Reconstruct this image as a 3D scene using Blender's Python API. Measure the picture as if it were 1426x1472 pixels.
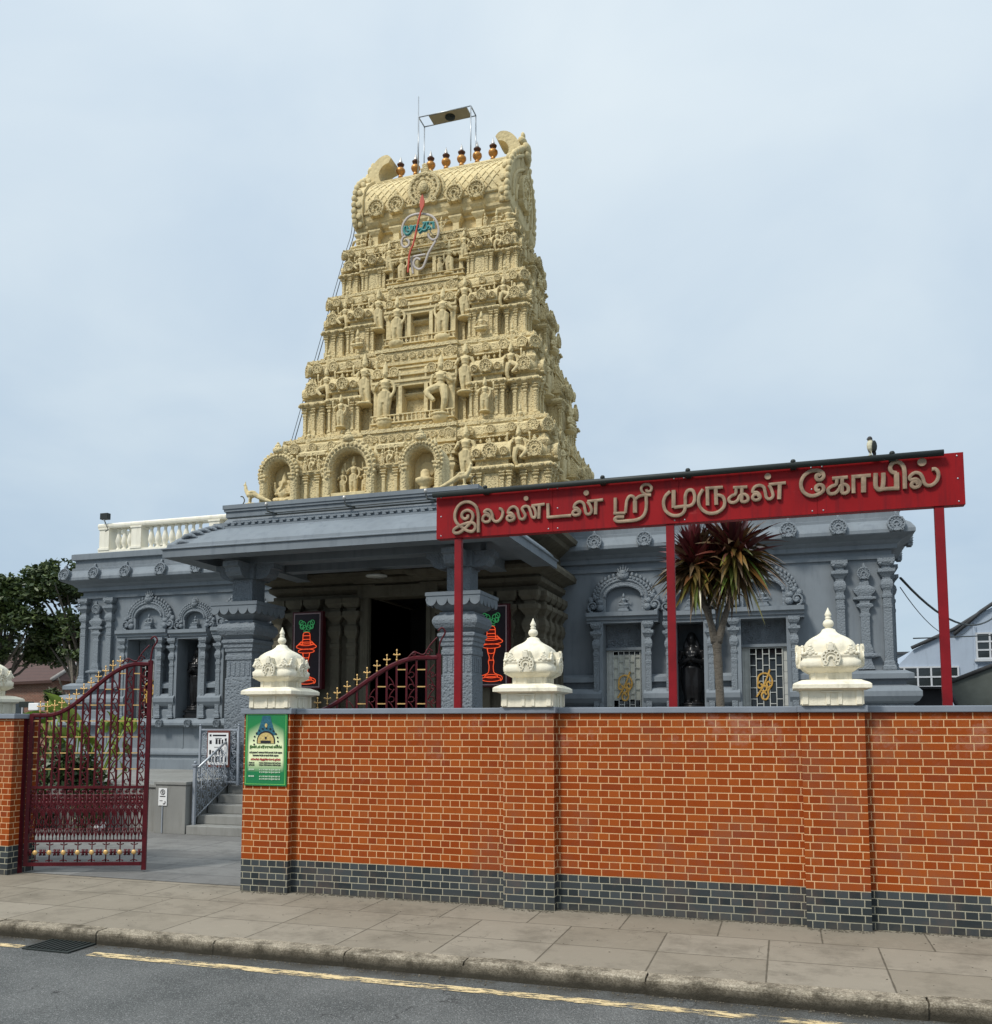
import bpy, math, random
from mathutils import Vector, Matrix, noise
from math import pi, sin, cos, radians, sqrt, atan2
R=random.Random(7)
scene=bpy.context.scene
for o in list(bpy.data.objects): bpy.data.objects.remove(o)
# ---------------------------------------------------------------- camera
PITCH=math.atan(117/1295); YAW=radians(17.76)
cam_d=bpy.data.cameras.new('camera'); cam=bpy.data.objects.new('camera',cam_d); scene.collection.objects.link(cam)
cam_d.sensor_fit='HORIZONTAL'; cam_d.sensor_width=36; cam_d.lens=36*1295/1426; cam_d.shift_y=185/1426
cam_d.clip_end=3000; cam_d.clip_start=.1
cam.location=(0,0,2.0); cam.rotation_euler=(pi/2+PITCH,0,YAW)
scene.camera=cam
# ---------------------------------------------------------------- light
w=bpy.data.worlds.new("World"); scene.world=w; w.use_nodes=True
nt=w.node_tree; N=nt.nodes; L=nt.links; N.clear()
out=N.new('ShaderNodeOutputWorld'); bg=N.new('ShaderNodeBackground'); L.new(bg.outputs[0],out.inputs[0])
SUN_EL=radians(48); SUN_AZ=radians(212)     # compass-like, 0=+Y, clockwise
sky=N.new('ShaderNodeTexSky'); sky.sky_type='NISHITA'; sky.sun_disc=False; sky.sun_elevation=SUN_EL; sky.sun_rotation=SUN_AZ
tc=N.new('ShaderNodeTexCoord'); sep=N.new('ShaderNodeSeparateXYZ'); L.new(tc.outputs['Generated'],sep.inputs[0])
# project the overcast layer on a flat cloud deck
zz=N.new('ShaderNodeMath'); zz.operation='MAXIMUM'; L.new(sep.outputs[2],zz.inputs[0]); zz.inputs[1].default_value=0.0
za=N.new('ShaderNodeMath'); za.operation='ADD'; L.new(zz.outputs[0],za.inputs[0]); za.inputs[1].default_value=.35
dv=N.new('ShaderNodeVectorMath'); dv.operation='DIVIDE'; L.new(tc.outputs['Generated'],dv.inputs[0])
cb=N.new('ShaderNodeCombineXYZ'); [L.new(za.outputs[0],cb.inputs[i]) for i in range(3)]; L.new(cb.outputs[0],dv.inputs[1])
nz=N.new('ShaderNodeTexNoise'); nz.inputs['Scale'].default_value=2.3; nz.inputs['Detail'].default_value=5; nz.inputs['Roughness'].default_value=.5; nz.inputs['Distortion'].default_value=.3
L.new(dv.outputs[0],nz.inputs['Vector'])
mr=N.new('ShaderNodeMapRange'); mr.inputs[1].default_value=.33; mr.inputs[2].default_value=.68; L.new(nz.outputs[0],mr.inputs[0])
ramp=N.new('ShaderNodeMapRange'); ramp.inputs[1].default_value=-.02; ramp.inputs[2].default_value=.62; L.new(sep.outputs[2],ramp.inputs[0])
def rgbmix(a,b,f):
    m=N.new('ShaderNodeMix'); m.data_type='RGBA'
    for i,x in ((6,a),(7,b)):
        if isinstance(x,tuple): m.inputs[i].default_value=x+(1,)
        else: L.new(x,m.inputs[i])
    if isinstance(f,float): m.inputs[0].default_value=f
    else: L.new(f,m.inputs[0])
    return m.outputs[2]
low=(4.15,5.35,6.55); high=(6.9,7.85,8.6)
base=rgbmix(low,high,ramp.outputs[0])
dark=N.new('ShaderNodeMix'); dark.data_type='RGBA'; dark.blend_type='MULTIPLY'; dark.inputs[0].default_value=1
L.new(base,dark.inputs[6]); L.new(rgbmix((.86,.895,.935),(1.07,1.05,1.02),mr.outputs[0]),dark.inputs[7])
zen=N.new('ShaderNodeMapRange'); zen.inputs[1].default_value=.66; zen.inputs[2].default_value=1.0; zen.inputs[3].default_value=1.0; zen.inputs[4].default_value=2.1; L.new(sep.outputs[2],zen.inputs[0])   # overcast sky is brightest overhead
zm=N.new('ShaderNodeVectorMath'); zm.operation='SCALE'; L.new(dark.outputs[2],zm.inputs[0]); L.new(zen.outputs[0],zm.inputs['Scale'])
skym=rgbmix(sky.outputs[0],zm.outputs[0],.92)
L.new(skym,bg.inputs[0]); bg.inputs[1].default_value=.058
sun_d=bpy.data.lights.new('sun','SUN'); sun_d.energy=1.5; sun_d.angle=radians(12); sun_d.color=(1,.955,.88)
sun=bpy.data.objects.new('sun',sun_d); scene.collection.objects.link(sun)
sd=Vector((sin(SUN_AZ)*cos(SUN_EL),cos(SUN_AZ)*cos(SUN_EL),sin(SUN_EL)))
sun.rotation_euler=(-sd).to_track_quat('-Z','Y').to_euler(); sun.location=sd*60
scene.view_settings.view_transform='Standard'; scene.view_settings.look='None'; scene.view_settings.exposure=.95; scene.view_settings.gamma=1
# ---------------------------------------------------------------- mesh helpers
class MB:
    def __init__(s): s.v=[]; s.f=[]; s.m=[]; s.s=[]
    def add(s,vs,fs,mi=0,sm=False):
        n=len(s.v); s.v+= [tuple(p) for p in vs]
        for f in fs: s.f.append(tuple(i+n for i in f)); s.m.append(mi); s.s.append(sm)
        return s
    def merge(s,o,M=None,mi=None):
        vs=o.v if M is None else [tuple(M@Vector(p)) for p in o.v]
        n=len(s.v); s.v+=vs
        flip=M is not None and M.to_3x3().determinant()<0
        for f,m,k in zip(o.f,o.m,o.s):
            f=tuple(i+n for i in f); s.f.append(f[::-1] if flip else f); s.m.append(m if mi is None else mi); s.s.append(k)
        return s
    def box(s,x0,x1,y0,y1,z0,z1,mi=0):
        return s.add([(x0,y0,z0),(x1,y0,z0),(x1,y1,z0),(x0,y1,z0),(x0,y0,z1),(x1,y0,z1),(x1,y1,z1),(x0,y1,z1)],
          [(0,3,2,1),(4,5,6,7),(0,1,5,4),(1,2,6,5),(2,3,7,6),(3,0,4,7)],mi)
    def rings(s,x0,x1,y0,y1,prof,mi=0,cap=(True,True)):
        """rectangular plan swept up: prof=[(offset,z)...]"""
        vs=[];fs=[]
        for o,z in prof: vs+=[(x0-o,y0-o,z),(x1+o,y0-o,z),(x1+o,y1+o,z),(x0-o,y1+o,z)]
        for i in range(len(prof)-1):
            a=i*4
            for k in range(4): fs.append((a+k,a+(k+1)%4,a+4+(k+1)%4,a+4+k))
        if cap[0]: fs.append((3,2,1,0))
        if cap[1]: a=len(prof)*4-4; fs.append((a,a+1,a+2,a+3))
        return s.add(vs,fs,mi)
    def stack(s,cx,cy,prof,mi=0):
        """centred rectangle loft: prof=[(hx,hy,z)] or [(h,z)]"""
        vs=[];fs=[]
        for p in prof:
            hx,hy,z=(p[0],p[0],p[1]) if len(p)==2 else p
            vs+=[(cx-hx,cy-hy,z),(cx+hx,cy-hy,z),(cx+hx,cy+hy,z),(cx-hx,cy+hy,z)]
        for i in range(len(prof)-1):
            a=i*4
            for k in range(4): fs.append((a+k,a+(k+1)%4,a+4+(k+1)%4,a+4+k))
        fs.append((3,2,1,0)); a=len(prof)*4-4; fs.append((a,a+1,a+2,a+3))
        return s.add(vs,fs,mi)
    def lathe(s,cx,cy,prof,n=16,mi=0,sm=True,sx=1,sy=1,rot=0):
        vs=[];fs=[]
        for r,z in prof:
            for k in range(n):
                a=2*pi*k/n+rot; vs.append((cx+r*cos(a)*sx,cy+r*sin(a)*sy,z))
        for i in range(len(prof)-1):
            for k in range(n): a=i*n; fs.append((a+k,a+(k+1)%n,a+n+(k+1)%n,a+n+k))
        fs.append(tuple(range(n-1,-1,-1))); a=(len(prof)-1)*n; fs.append(tuple(range(a,a+n)))
        return s.add(vs,fs,mi,sm)
    def px(s,prof,x0,x1,mi=0):
        """closed (y,z) polygon extruded along X"""
        n=len(prof); vs=[(x0,y,z) for y,z in prof]+[(x1,y,z) for y,z in prof]
        fs=[(k,(k+1)%n,n+(k+1)%n,n+k) for k in range(n)]+[tuple(range(n-1,-1,-1)),tuple(range(n,2*n))]
        return s.add(vs,fs,mi)
    def pxz(s,prof,y0,y1,mi=0):
        """closed (x,z) polygon (ccw seen from -Y) extruded along Y"""
        n=len(prof); vs=[(x,y0,z) for x,z in prof]+[(x,y1,z) for x,z in prof]
        fs=[((k+1)%n,k,n+k,n+(k+1)%n) for k in range(n)]+[tuple(range(n)),tuple(range(2*n-1,n-1,-1))]
        return s.add(vs,fs,mi)
    def tube(s,pts,r,n=8,mi=0,sm=True,closed=False):
        P=[Vector(p) for p in pts]; m=len(P)
        rr=[r]*m if isinstance(r,(int,float)) else list(r)
        vs=[];fs=[];up=None
        for i,p in enumerate(P):
            t=(P[(i+1)%m]-P[i-1]) if closed else (P[min(i+1,m-1)]-P[max(i-1,0)])
            if t.length<1e-9: t=Vector((0,0,1))
            t.normalize()
            if up is None: up=Vector((0,0,1)) if abs(t.z)<.9 else Vector((0,1,0))
            a=t.cross(up)
            if a.length<1e-6: a=t.cross(Vector((1,0,0)))
            a.normalize(); b=a.cross(t); up=b
            for k in range(n): th=2*pi*(k+.5)/n; vs.append(p+(a*cos(th)+b*sin(th))*rr[i])
        for i in range(m if closed else m-1):
            j=(i+1)%m
            for k in range(n): fs.append((i*n+k,i*n+(k+1)%n,j*n+(k+1)%n,j*n+k))
        if not closed: fs+= [tuple(range(n-1,-1,-1)),tuple(range((m-1)*n,m*n))]
        return s.add(vs,fs,mi,sm)
    def ball(s,c,r,n=10,m=6,mi=0):
        if isinstance(r,(int,float)): r=(r,r,r)
        vs=[(c[0],c[1],c[2]-r[2])];fs=[]
        for i in range(1,m):
            ph=-pi/2+pi*i/m
            for k in range(n): a=2*pi*k/n; vs.append((c[0]+r[0]*cos(ph)*cos(a),c[1]+r[1]*cos(ph)*sin(a),c[2]+r[2]*sin(ph)))
        vs.append((c[0],c[1],c[2]+r[2])); T=len(vs)-1
        for k in range(n): fs.append((0,1+(k+1)%n,1+k)); fs.append((T,T-n+k,T-n+(k+1)%n))
        for i in range(m-2):
            for k in range(n): a=1+i*n; fs.append((a+k,a+(k+1)%n,a+n+(k+1)%n,a+n+k))
        return s.add(vs,fs,mi,True)
    def band(s,pts,wd,dp,mi=0,closed=False):
        """raised domed band on an XZ plane (front towards -Y); pts=[(x,z)], y=0 back"""
        m=len(pts); cs=[(-.5,0),(-.5,-.86),(-.42,-.97),(0,-1.03),(.42,-.97),(.5,-.86),(.5,0)]; n=len(cs)
        vs=[];fs=[]
        for i,(x,z) in enumerate(pts):
            a=pts[(i+1)%m] if closed or i<m-1 else pts[i]; b=pts[i-1] if closed or i>0 else pts[i]
            tx,tz=a[0]-b[0],a[1]-b[1]; l=math.hypot(tx,tz) or 1; nx,nz_=-tz/l,tx/l
            for u,d in cs: vs.append((x+nx*u*wd,d*dp,z+nz_*u*wd))
        for i in range(m if closed else m-1):
            j=(i+1)%m
            for k in range(n-1): fs.append((i*n+k,i*n+k+1,j*n+k+1,j*n+k))
        if not closed: fs+=[tuple(range(n-1,-1,-1)),tuple(range((m-1)*n,m*n))]
        return s.add(vs,fs,mi,False)
    def mesh(s,name,mats):
        me=bpy.data.meshes.new(name); me.from_pydata(s.v,[],s.f)
        for m in (mats if isinstance(mats,(list,tuple)) else [mats]): me.materials.append(m)
        me.polygons.foreach_set('material_index',s.m); me.polygons.foreach_set('use_smooth',s.s); me.update()
        return me
    def build(s,name,mats,parent=None,loc=None,bevel=0):
        o=link(name,s.mesh(name,mats),parent,loc)
        if bevel:
            b=o.modifiers.new('bevel','BEVEL'); b.width=bevel; b.segments=2; b.limit_method='ANGLE'; b.angle_limit=radians(35)
        return o
def fixnormals(me):
    import bmesh
    bm=bmesh.new(); bm.from_mesh(me); bmesh.ops.recalc_face_normals(bm,faces=bm.faces); bm.to_mesh(me); bm.free()
def link(name,data,parent=None,loc=None,rz=0):
    o=bpy.data.objects.new(name,data); scene.collection.objects.link(o)
    if parent is not None: o.parent=parent
    if loc is not None: o.location=loc
    if rz: o.rotation_euler=(0,0,rz)
    return o
def tag(o,label,cat,group=None):
    o['label']=label; o['category']=cat
    if group: o['group']=group
    return o
def empty(name,label,cat,loc=(0,0,0),group=None,rz=0):
    o=link(name,None,None,loc,rz); o.empty_display_size=.2
    return tag(o,label,cat,group)
def struct(o): o['kind']='structure'; return o
def place(name,mesh,parent,loc=(0,0,0),rot=(0,0,0),sc=(1,1,1)):
    o=bpy.data.objects.new(name,mesh); scene.collection.objects.link(o); o.parent=parent
    o.location=loc; o.rotation_euler=rot; o.scale=sc if isinstance(sc,tuple) else (sc,)*3
    return o
def TM(loc=(0,0,0),rz=0,sc=(1,1,1)):
    if not isinstance(sc,tuple): sc=(sc,)*3
    return Matrix.Translation(loc)@Matrix.Rotation(rz,4,'Z')@Matrix.Diagonal(sc+(1,))
def crom(P,k=4,closed=False):
    P=[tuple(p) for p in P]; n=len(P); out_=[]
    for i in range(n if closed else n-1):
        p0=P[i-1] if (closed or i>0) else P[0]; p1=P[i]; p2=P[(i+1)%n]; p3=P[(i+2)%n] if (closed or i<n-2) else P[n-1]
        for j in range(k):
            t=j/k; out_.append(tuple(.5*(2*b+(c-a)*t+(2*a-5*b+4*c-d)*t*t+(3*b-a-3*c+d)*t**3) for a,b,c,d in zip(p0,p1,p2,p3)))
    if not closed: out_.append(P[-1])
    return out_
def arc(cx,cz,r,a0,a1,n=16,rz=None): 
    rz=rz or r
    return [(cx+r*cos(radians(a0+(a1-a0)*i/n)),cz+rz*sin(radians(a0+(a1-a0)*i/n))) for i in range(n+1)]
def spiral(cx,cz,r0,r1,a0,turn,n=14): return [(cx+(r0+(r1-r0)*i/n)*cos(radians(a0+turn*i/n)),cz+(r0+(r1-r0)*i/n)*sin(radians(a0+turn*i/n))) for i in range(n+1)]
def voxel(mb,size,name,mats,smooth=True,post=None):
    """fuse overlapping shapes to one continuous skin"""
    me=mb.mesh(name+'_raw',[]); o=bpy.data.objects.new(name+'_raw',me); scene.collection.objects.link(o)
    m=o.modifiers.new('r','REMESH'); m.mode='VOXEL'; m.voxel_size=size; m.use_smooth_shade=smooth
    s_=o.modifiers.new('s','SMOOTH'); s_.iterations=1; s_.factor=.4
    dg=bpy.context.evaluated_depsgraph_get(); r=bpy.data.meshes.new_from_object(o.evaluated_get(dg)); r.name=name
    bpy.data.objects.remove(o); r.materials.clear()
    for x in (mats if isinstance(mats,(list,tuple)) else [mats]): r.materials.append(x)
    return r
# ---------------------------------------------------------------- material helpers
class NT:
    def __init__(s,name):
        s.mat=bpy.data.materials.new(name); s.mat.use_nodes=True; s.t=s.mat.node_tree; s.b=s.t.nodes['Principled BSDF']; s.co=None
    def n(s,t,**k):
        x=s.t.nodes.new(t)
        for a,b in k.items(): setattr(x,a,b)
        return x
    def l(s,a,b): s.t.links.new(a,b)
    def obj(s):
        if s.co is None: s.co=s.n('ShaderNodeTexCoord').outputs['Object']
        return s.co
    def set(s,sock,v):
        if hasattr(v,'is_output') or isinstance(v,bpy.types.NodeSocket): s.l(v,sock)
        elif isinstance(v,tuple) and len(v)==3 and sock.type=='RGBA': sock.default_value=v+(1,)
        else: sock.default_value=v
    def math(s,op,a,b=0.0,c=0.0):
        m=s.n('ShaderNodeMath',operation=op)
        for i,v in enumerate((a,b,c)): s.set(m.inputs[i],v)
        return m.outputs[0]
    def mix(s,a,b,f,mode='MIX'):
        m=s.n('ShaderNodeMix',data_type='RGBA',blend_type=mode); s.set(m.inputs[6],a); s.set(m.inputs[7],b); s.set(m.inputs[0],f); return m.outputs[2]
    def noise(s,sc,det=4,rough=.55,vec=None,dist=0,stretch=None):
        m=s.n('ShaderNodeTexNoise'); m.inputs['Scale'].default_value=sc; m.inputs['Detail'].default_value=det; m.inputs['Roughness'].default_value=rough; m.inputs['Distortion'].default_value=dist
        v=vec or s.obj()
        if stretch:
            q=s.n('ShaderNodeMapping'); q.inputs['Scale'].default_value=stretch; s.l(v,q.inputs[0]); v=q.outputs[0]
        s.l(v,m.inputs['Vector']); return m.outputs[0]
    def vor(s,sc,feat='F1',vec=None,out_='Distance',rnd=1):
        m=s.n('ShaderNodeTexVoronoi',feature=feat); m.inputs['Scale'].default_value=sc; m.inputs['Randomness'].default_value=rnd; s.l(vec or s.obj(),m.inputs['Vector']); return m.outputs[out_]
    def rng(s,v,a,b,c=0.0,d=1.0):
        m=s.n('ShaderNodeMapRange'); s.set(m.inputs[0],v)
        for i,x in enumerate((a,b,c,d)): m.inputs[i+1].default_value=x
        return m.outputs[0]
    def bump(s,h,st=.5,dist=.01,prev=None):
        m=s.n('ShaderNodeBump'); m.inputs['Strength'].default_value=st; m.inputs['Distance'].default_value=dist; s.l(h,m.inputs['Height'])
        if prev: s.l(prev,m.inputs['Normal'])
        return m.outputs[0]
    def fin(s,col,rough=.6,nrm=None,metal=0,spec=.5):
        s.set(s.b.inputs['Base Color'],col); s.set(s.b.inputs['Roughness'],rough); s.set(s.b.inputs['Metallic'],metal); s.b.inputs['Specular IOR Level'].default_value=spec
        if nrm is not None: s.l(nrm,s.b.inputs['Normal'])
        return s.mat
def scal(c,k): return tuple(x*k for x in c)
def paint(name,col,rough=.55,var=.12,carve=0,carve_sc=14,dirt=.25,dirtcol=None,streak=True,spec=.15,grain=60):
    m=NT(name); c=m.mix(scal(col,1-var),scal(col,1+var),m.rng(m.noise(1.1,5),.3,.7))
    if dirt:
        d=m.noise(2.2,6,.65,stretch=(3.2,3.2,.5) if streak else None)
        c=m.mix(c,dirtcol or scal(col,.45),m.rng(d,.50,.70,0.0,dirt))
    h=m.noise(grain,3); nb=m.bump(h,.12,.004)
    if carve:
        v=m.vor(carve_sc,'F1'); v2=m.noise(carve_sc*1.3,3,.5,dist=1.5)
        nb=m.bump(m.math('ADD',m.rng(v,0,.6),v2),carve,.03,nb)
    return m.fin(c,rough,nb,spec=spec)
def plain(name,col,rough=.5,metal=0,var=.1,sc=6,bump=0,spec=.25):
    m=NT(name); c=m.mix(scal(col,1-var),scal(col,1+var),m.rng(m.noise(sc,4),.3,.7))
    return m.fin(c,rough,m.bump(m.noise(sc*12,3),bump,.004) if bump else None,metal,spec)
def emit(name,col,st,base=(.02,.02,.02)):
    m=NT(name); m.b.inputs['Emission Color'].default_value=col+(1,); m.b.inputs['Emission Strength'].default_value=st; return m.fin(base,.4)
# tower cream, carved and smooth
CREAM=(.655,.54,.305)
def cream_mat(name,carve,sc):
    m=NT(name); c=m.mix(scal(CREAM,.86),scal(CREAM,1.1),m.rng(m.noise(1.3,5),.3,.7))
    st=m.noise(2.5,6,.7,stretch=(3.5,3.5,.45)); c=m.mix(c,(.27,.21,.12),m.rng(st,.50,.72,0.0,.55))
    c=m.mix(c,(.38,.31,.18),m.rng(m.noise(9,5,.7),.56,.75,0.0,.35))
    nb=m.bump(m.noise(45,4),.2,.006)
    if carve:
        v=m.vor(sc); v2=m.noise(sc*1.6,3,.6)
        nb=m.bump(m.math('ADD',m.rng(v,.05,.5),m.math('MULTIPLY',v2,.5)),carve,.04,nb)
    return m.fin(c,.8,nb,spec=.08)
M_cream=cream_mat('cream_render',.25,10); M_carved=cream_mat('cream_carved_render',.6,24)
BLUE=(.188,.213,.235)
M_blue=paint('grey_blue_paint',BLUE,.55,.11,0,dirt=.5,dirtcol=(.12,.14,.165))
M_relief=paint('grey_blue_relief',BLUE,.5,.1,.65,20,dirt=.25,dirtcol=(.10,.12,.145))
M_bluecarve=paint('grey_blue_carved',BLUE,.55,.1,.42,26,dirt=.45,dirtcol=(.12,.14,.165))
M_white=paint('ivory_paint',(.80,.74,.59),.7,.07,.10,26,dirt=.5,dirtcol=(.40,.37,.28))
M_ball=paint('balustrade_paint',(.80,.76,.64),.6,.06,0,dirt=.35,dirtcol=(.45,.42,.33))
M_granite=paint('weathered_granite',(.125,.112,.082),.8,.22,.25,8,dirt=.6,dirtcol=(.07,.06,.045))
M_step=paint('grey_granite',(.25,.25,.235),.7,.12,0,dirt=.45,dirtcol=(.14,.135,.12),grain=120)
M_coping=plain('coping_stone',(.20,.225,.26),.6,0,.1,3,.2)
M_black=plain('black_stone',(.012,.012,.013),.28,0,.3,8,.1)
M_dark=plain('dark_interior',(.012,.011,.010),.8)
M_maroon=plain('maroon_gate_paint',(.075,.006,.010),.38,0,.25,10,.08)
M_red=NT('red_sign_paint'); _m=M_red
_c=_m.mix((.225,.006,.008),(.29,.009,.012),_m.rng(_m.noise(1.5,4),.3,.7)); _s=_m.noise(5,5,.7,stretch=(2.5,1,.22)); _c=_m.mix(_c,(.13,.008,.012),_m.rng(_s,.50,.72,0.0,.75))
_c=_m.mix(_c,(.5,.12,.11),_m.rng(_m.noise(3,6,.75,stretch=(1,1,1.6)),.66,.8,0.0,.35)); M_red=_m.fin(_c,.45,_m.bump(_m.noise(5,2),.08,.01),spec=.15)
M_redpost=plain('red_post_paint',(.20,.006,.010),.4,0,.15,5)
M_bronze=plain('tarnished_brass_letters',(.285,.205,.14),.5,.15,.35,9,.2)
M_gold=plain('gold_paint',(.62,.36,.09),.35,.35,.25,14)
M_pipe=plain('black_pipe',(.025,.03,.028),.5)
M_steel=plain('galvanised_steel',(.42,.44,.46),.4,.7,.15,10)
M_greyrail=plain('grey_railing_paint',(.30,.33,.37),.45,.1,.12,8)
M_copper=plain('copper_kalasam',(.50,.24,.07),.42,.55,.3,9)
M_copperdark=plain('dark_copper',(.09,.04,.022),.5,.3,.3,9)
M_silver=plain('silver_tip',(.5,.48,.45),.35,.5)
M_glass=NT('window_glass'); M_glass=M_glass.fin((.015,.02,.022),.08,spec=.7)
M_lead=plain('pale_window_bars',(.46,.47,.44),.5,0,.12,8)
M_blind=plain('pale_blind',(.52,.53,.46),.7,0,.12,5)
M_paper=plain('white_paper',(.75,.75,.74),.5,0,.03)
M_ink=plain('dark_ink',(.02,.02,.025),.6)
M_wood=plain('brown_board_frame',(.14,.05,.04),.5)

# ---------------------------------------------------------------- ground materials
def brick_mat():
    m=NT('english_bond_brick'); sp=m.n('ShaderNodeSeparateXYZ'); m.l(m.obj(),sp.inputs[0])
    wob=m.rng(m.noise(2.2,3),0,1,-.004,.004)
    X=m.math('ADD',m.math('ADD',sp.outputs[0],sp.outputs[1]),wob); Z=m.math('ADD',sp.outputs[2],wob)
    r=m.math('DIVIDE',Z,.075); row=m.math('FLOOR',r); fz=m.math('MULTIPLY',m.math('FRACT',r),.075)
    par=m.math('MODULO',row,2.0)               # 0 header, 1 stretcher
    wd=m.math('MULTIPLY_ADD',par,.1125,.1125)
    u=m.math('ADD',m.math('DIVIDE',m.math('ADD',X,40.0),wd),m.math('MULTIPLY',m.math('SUBTRACT',1.0,par),.25))
    cell=m.math('FLOOR',u); fx=m.math('MULTIPLY',m.math('FRACT',u),wd)
    ex=m.math('MINIMUM',fx,m.math('SUBTRACT',wd,fx)); ez=m.math('MINIMUM',fz,m.math('SUBTRACT',.075,fz))
    e=m.math('MINIMUM',ex,ez); e=m.math('ADD',e,m.rng(m.noise(70,2),0,1,-.0016,.0016))
    mask=m.rng(e,.0042,.0060)
    cv=m.n('ShaderNodeCombineXYZ'); m.l(cell,cv.inputs[0]); m.l(row,cv.inputs[1])
    wn=m.n('ShaderNodeTexWhiteNoise',noise_dimensions='3D'); m.l(cv.outputs[0],wn.inputs['Vector'])
    cr=m.n('ShaderNodeValToRGB'); m.l(wn.outputs['Value'],cr.inputs[0]); el=cr.color_ramp.elements
    el[0].position=0; el[0].color=(.235,.045,.012,1); el[1].position=1; el[1].color=(.30,.066,.013,1)
    for p,c in ((.07,(.25,.047,.011,1)),(.15,(.275,.052,.009,1)),(.6,(.285,.057,.011,1)),(.85,(.34,.078,.015,1))): q=el.new(p); q.color=c
    red=cr.outputs[0]
    red=m.mix(red,(.11,.028,.016),m.rng(m.noise(28,4,.7),.55,.8,0.0,.45))
    blue=m.mix((.028,.034,.037),(.062,.070,.074),wn.outputs['Value'])
    isblue=m.math('LESS_THAN',row,5.0)
    b=m.mix(red,blue,isblue)
    mort=m.mix(m.mix((.58,.32,.15),(.74,.46,.26),m.noise(3,3)),(.36,.34,.26),isblue)
    mort=m.mix(mort,(.30,.14,.07),m.rng(m.noise(5,4),.55,.7,0.0,.3))
    c=m.mix(mort,b,mask)
    # lime bloom in patches below the coping and soot near the ground
    bl=m.math('MULTIPLY',m.rng(m.noise(1.9,6,.75),.56,.72),m.rng(Z,1.0,2.1,0.0,1.0))
    c=m.mix(c,(.50,.40,.33),m.math('MULTIPLY',bl,.35))
    c=m.mix(c,(.10,.09,.075),m.math('MULTIPLY',m.rng(Z,.0,.12,.6,0.0),m.rng(m.noise(6,5),.35,.6)))
    c=m.mix(c,(.16,.10,.075),m.math('MULTIPLY',m.rng(m.noise(1.3,5,.7),.52,.72),.35))
    h=m.math('ADD',mask,m.math('MULTIPLY',m.noise(90,3),.18))
    ro=m.mix((.85,.85,.85),(.62,.62,.62),mask)
    return m.fin(c,ro,m.bump(h,.8,.007),spec=.06)
M_brick=brick_mat()
def slab_mat(name,c0,c1,sx,sy,joint,jc,y0=0,x0=0,stag=.5,spots=.5):
    m=NT(name); sp=m.n('ShaderNodeSeparateXYZ'); m.l(m.obj(),sp.inputs[0])
    y=m.math('DIVIDE',m.math('ADD',sp.outputs[1],20.0-y0),sy); row=m.math('FLOOR',y)
    cv0=m.n('ShaderNodeCombineXYZ'); m.l(row,cv0.inputs[0]); wr=m.n('ShaderNodeTexWhiteNoise'); m.l(cv0.outputs[0],wr.inputs['Vector'])
    x=m.math('ADD',m.math('DIVIDE',m.math('ADD',sp.outputs[0],60.0-x0),sx),m.math('MULTIPLY',m.math('FLOOR',m.math('MULTIPLY',wr.outputs['Value'],1.99)),stag))
    cell=m.math('FLOOR',x)
    fx=m.math('MULTIPLY',m.math('FRACT',x),sx); fy=m.math('MULTIPLY',m.math('FRACT',y),sy)
    e=m.math('MINIMUM',m.math('MINIMUM',fx,m.math('SUBTRACT',sx,fx)),m.math('MINIMUM',fy,m.math('SUBTRACT',sy,fy)))
    e=m.math('ADD',e,m.rng(m.noise(9,4),0,1,-.006,.006)); mask=m.rng(e,joint*.5,joint*.5+.008)
    cv=m.n('ShaderNodeCombineXYZ'); m.l(cell,cv.inputs[0]); m.l(row,cv.inputs[1]); wn=m.n('ShaderNodeTexWhiteNoise'); m.l(cv.outputs[0],wn.inputs['Vector'])
    c=m.mix(c0,c1,wn.outputs['Value'])
    c=m.mix(c,scal(c0,.55),m.rng(m.noise(1.6,7,.75),.48,.66,0.0,.6)); c=m.mix(c,scal(c0,.45),m.rng(m.noise(.9,7,.8,dist=1.2),.60,.66,0.0,.35))
    c=m.mix(c,scal(c1,1.25),m.rng(m.noise(4,5,.7),.55,.75,0.0,.35))
    c=m.mix(c,scal(c0,.5),m.rng(m.noise(150,2,.6),.55,.75,0.0,.45))
    sp2=m.rng(m.vor(3.3),.018,.035,1.0,0.0); c=m.mix(c,(.05,.045,.035),m.math('MULTIPLY',sp2,spots))
    c=m.mix(jc,c,mask)
    ck=m.n('ShaderNodeTexVoronoi',feature='DISTANCE_TO_EDGE'); ck.inputs['Scale'].default_value=.75; va=m.n('ShaderNodeVectorMath',operation='ADD'); n5=m.n('ShaderNodeTexNoise'); n5.inputs['Scale'].default_value=1.7; n5.inputs['Detail'].default_value=5; m.l(m.obj(),n5.inputs['Vector']); m.l(m.obj(),va.inputs[0]); m.l(n5.outputs['Color'],va.inputs[1]); m.l(va.outputs[0],ck.inputs['Vector'])
    cm=m.math('MULTIPLY',m.rng(ck.outputs['Distance'],0,.004,1.0,0.0),m.rng(m.noise(.45,2),.52,.56)); c=m.mix(c,jc,cm)
    h=m.math('ADD',mask,m.math('MULTIPLY',m.noise(120,3),.12))
    return m.fin(c,.8,m.bump(h,.4,.006),spec=.1)
M_pave=slab_mat('concrete_paving',(.230,.200,.155),(.275,.242,.192),.93,.74,.006,(.10,.087,.066),y0=7.42,x0=.28)
M_court=slab_mat('grey_stone_paving',(.165,.162,.155),(.225,.222,.21),1.5,.6,.008,(.10,.10,.10),y0=.3,spots=0.1)
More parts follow.
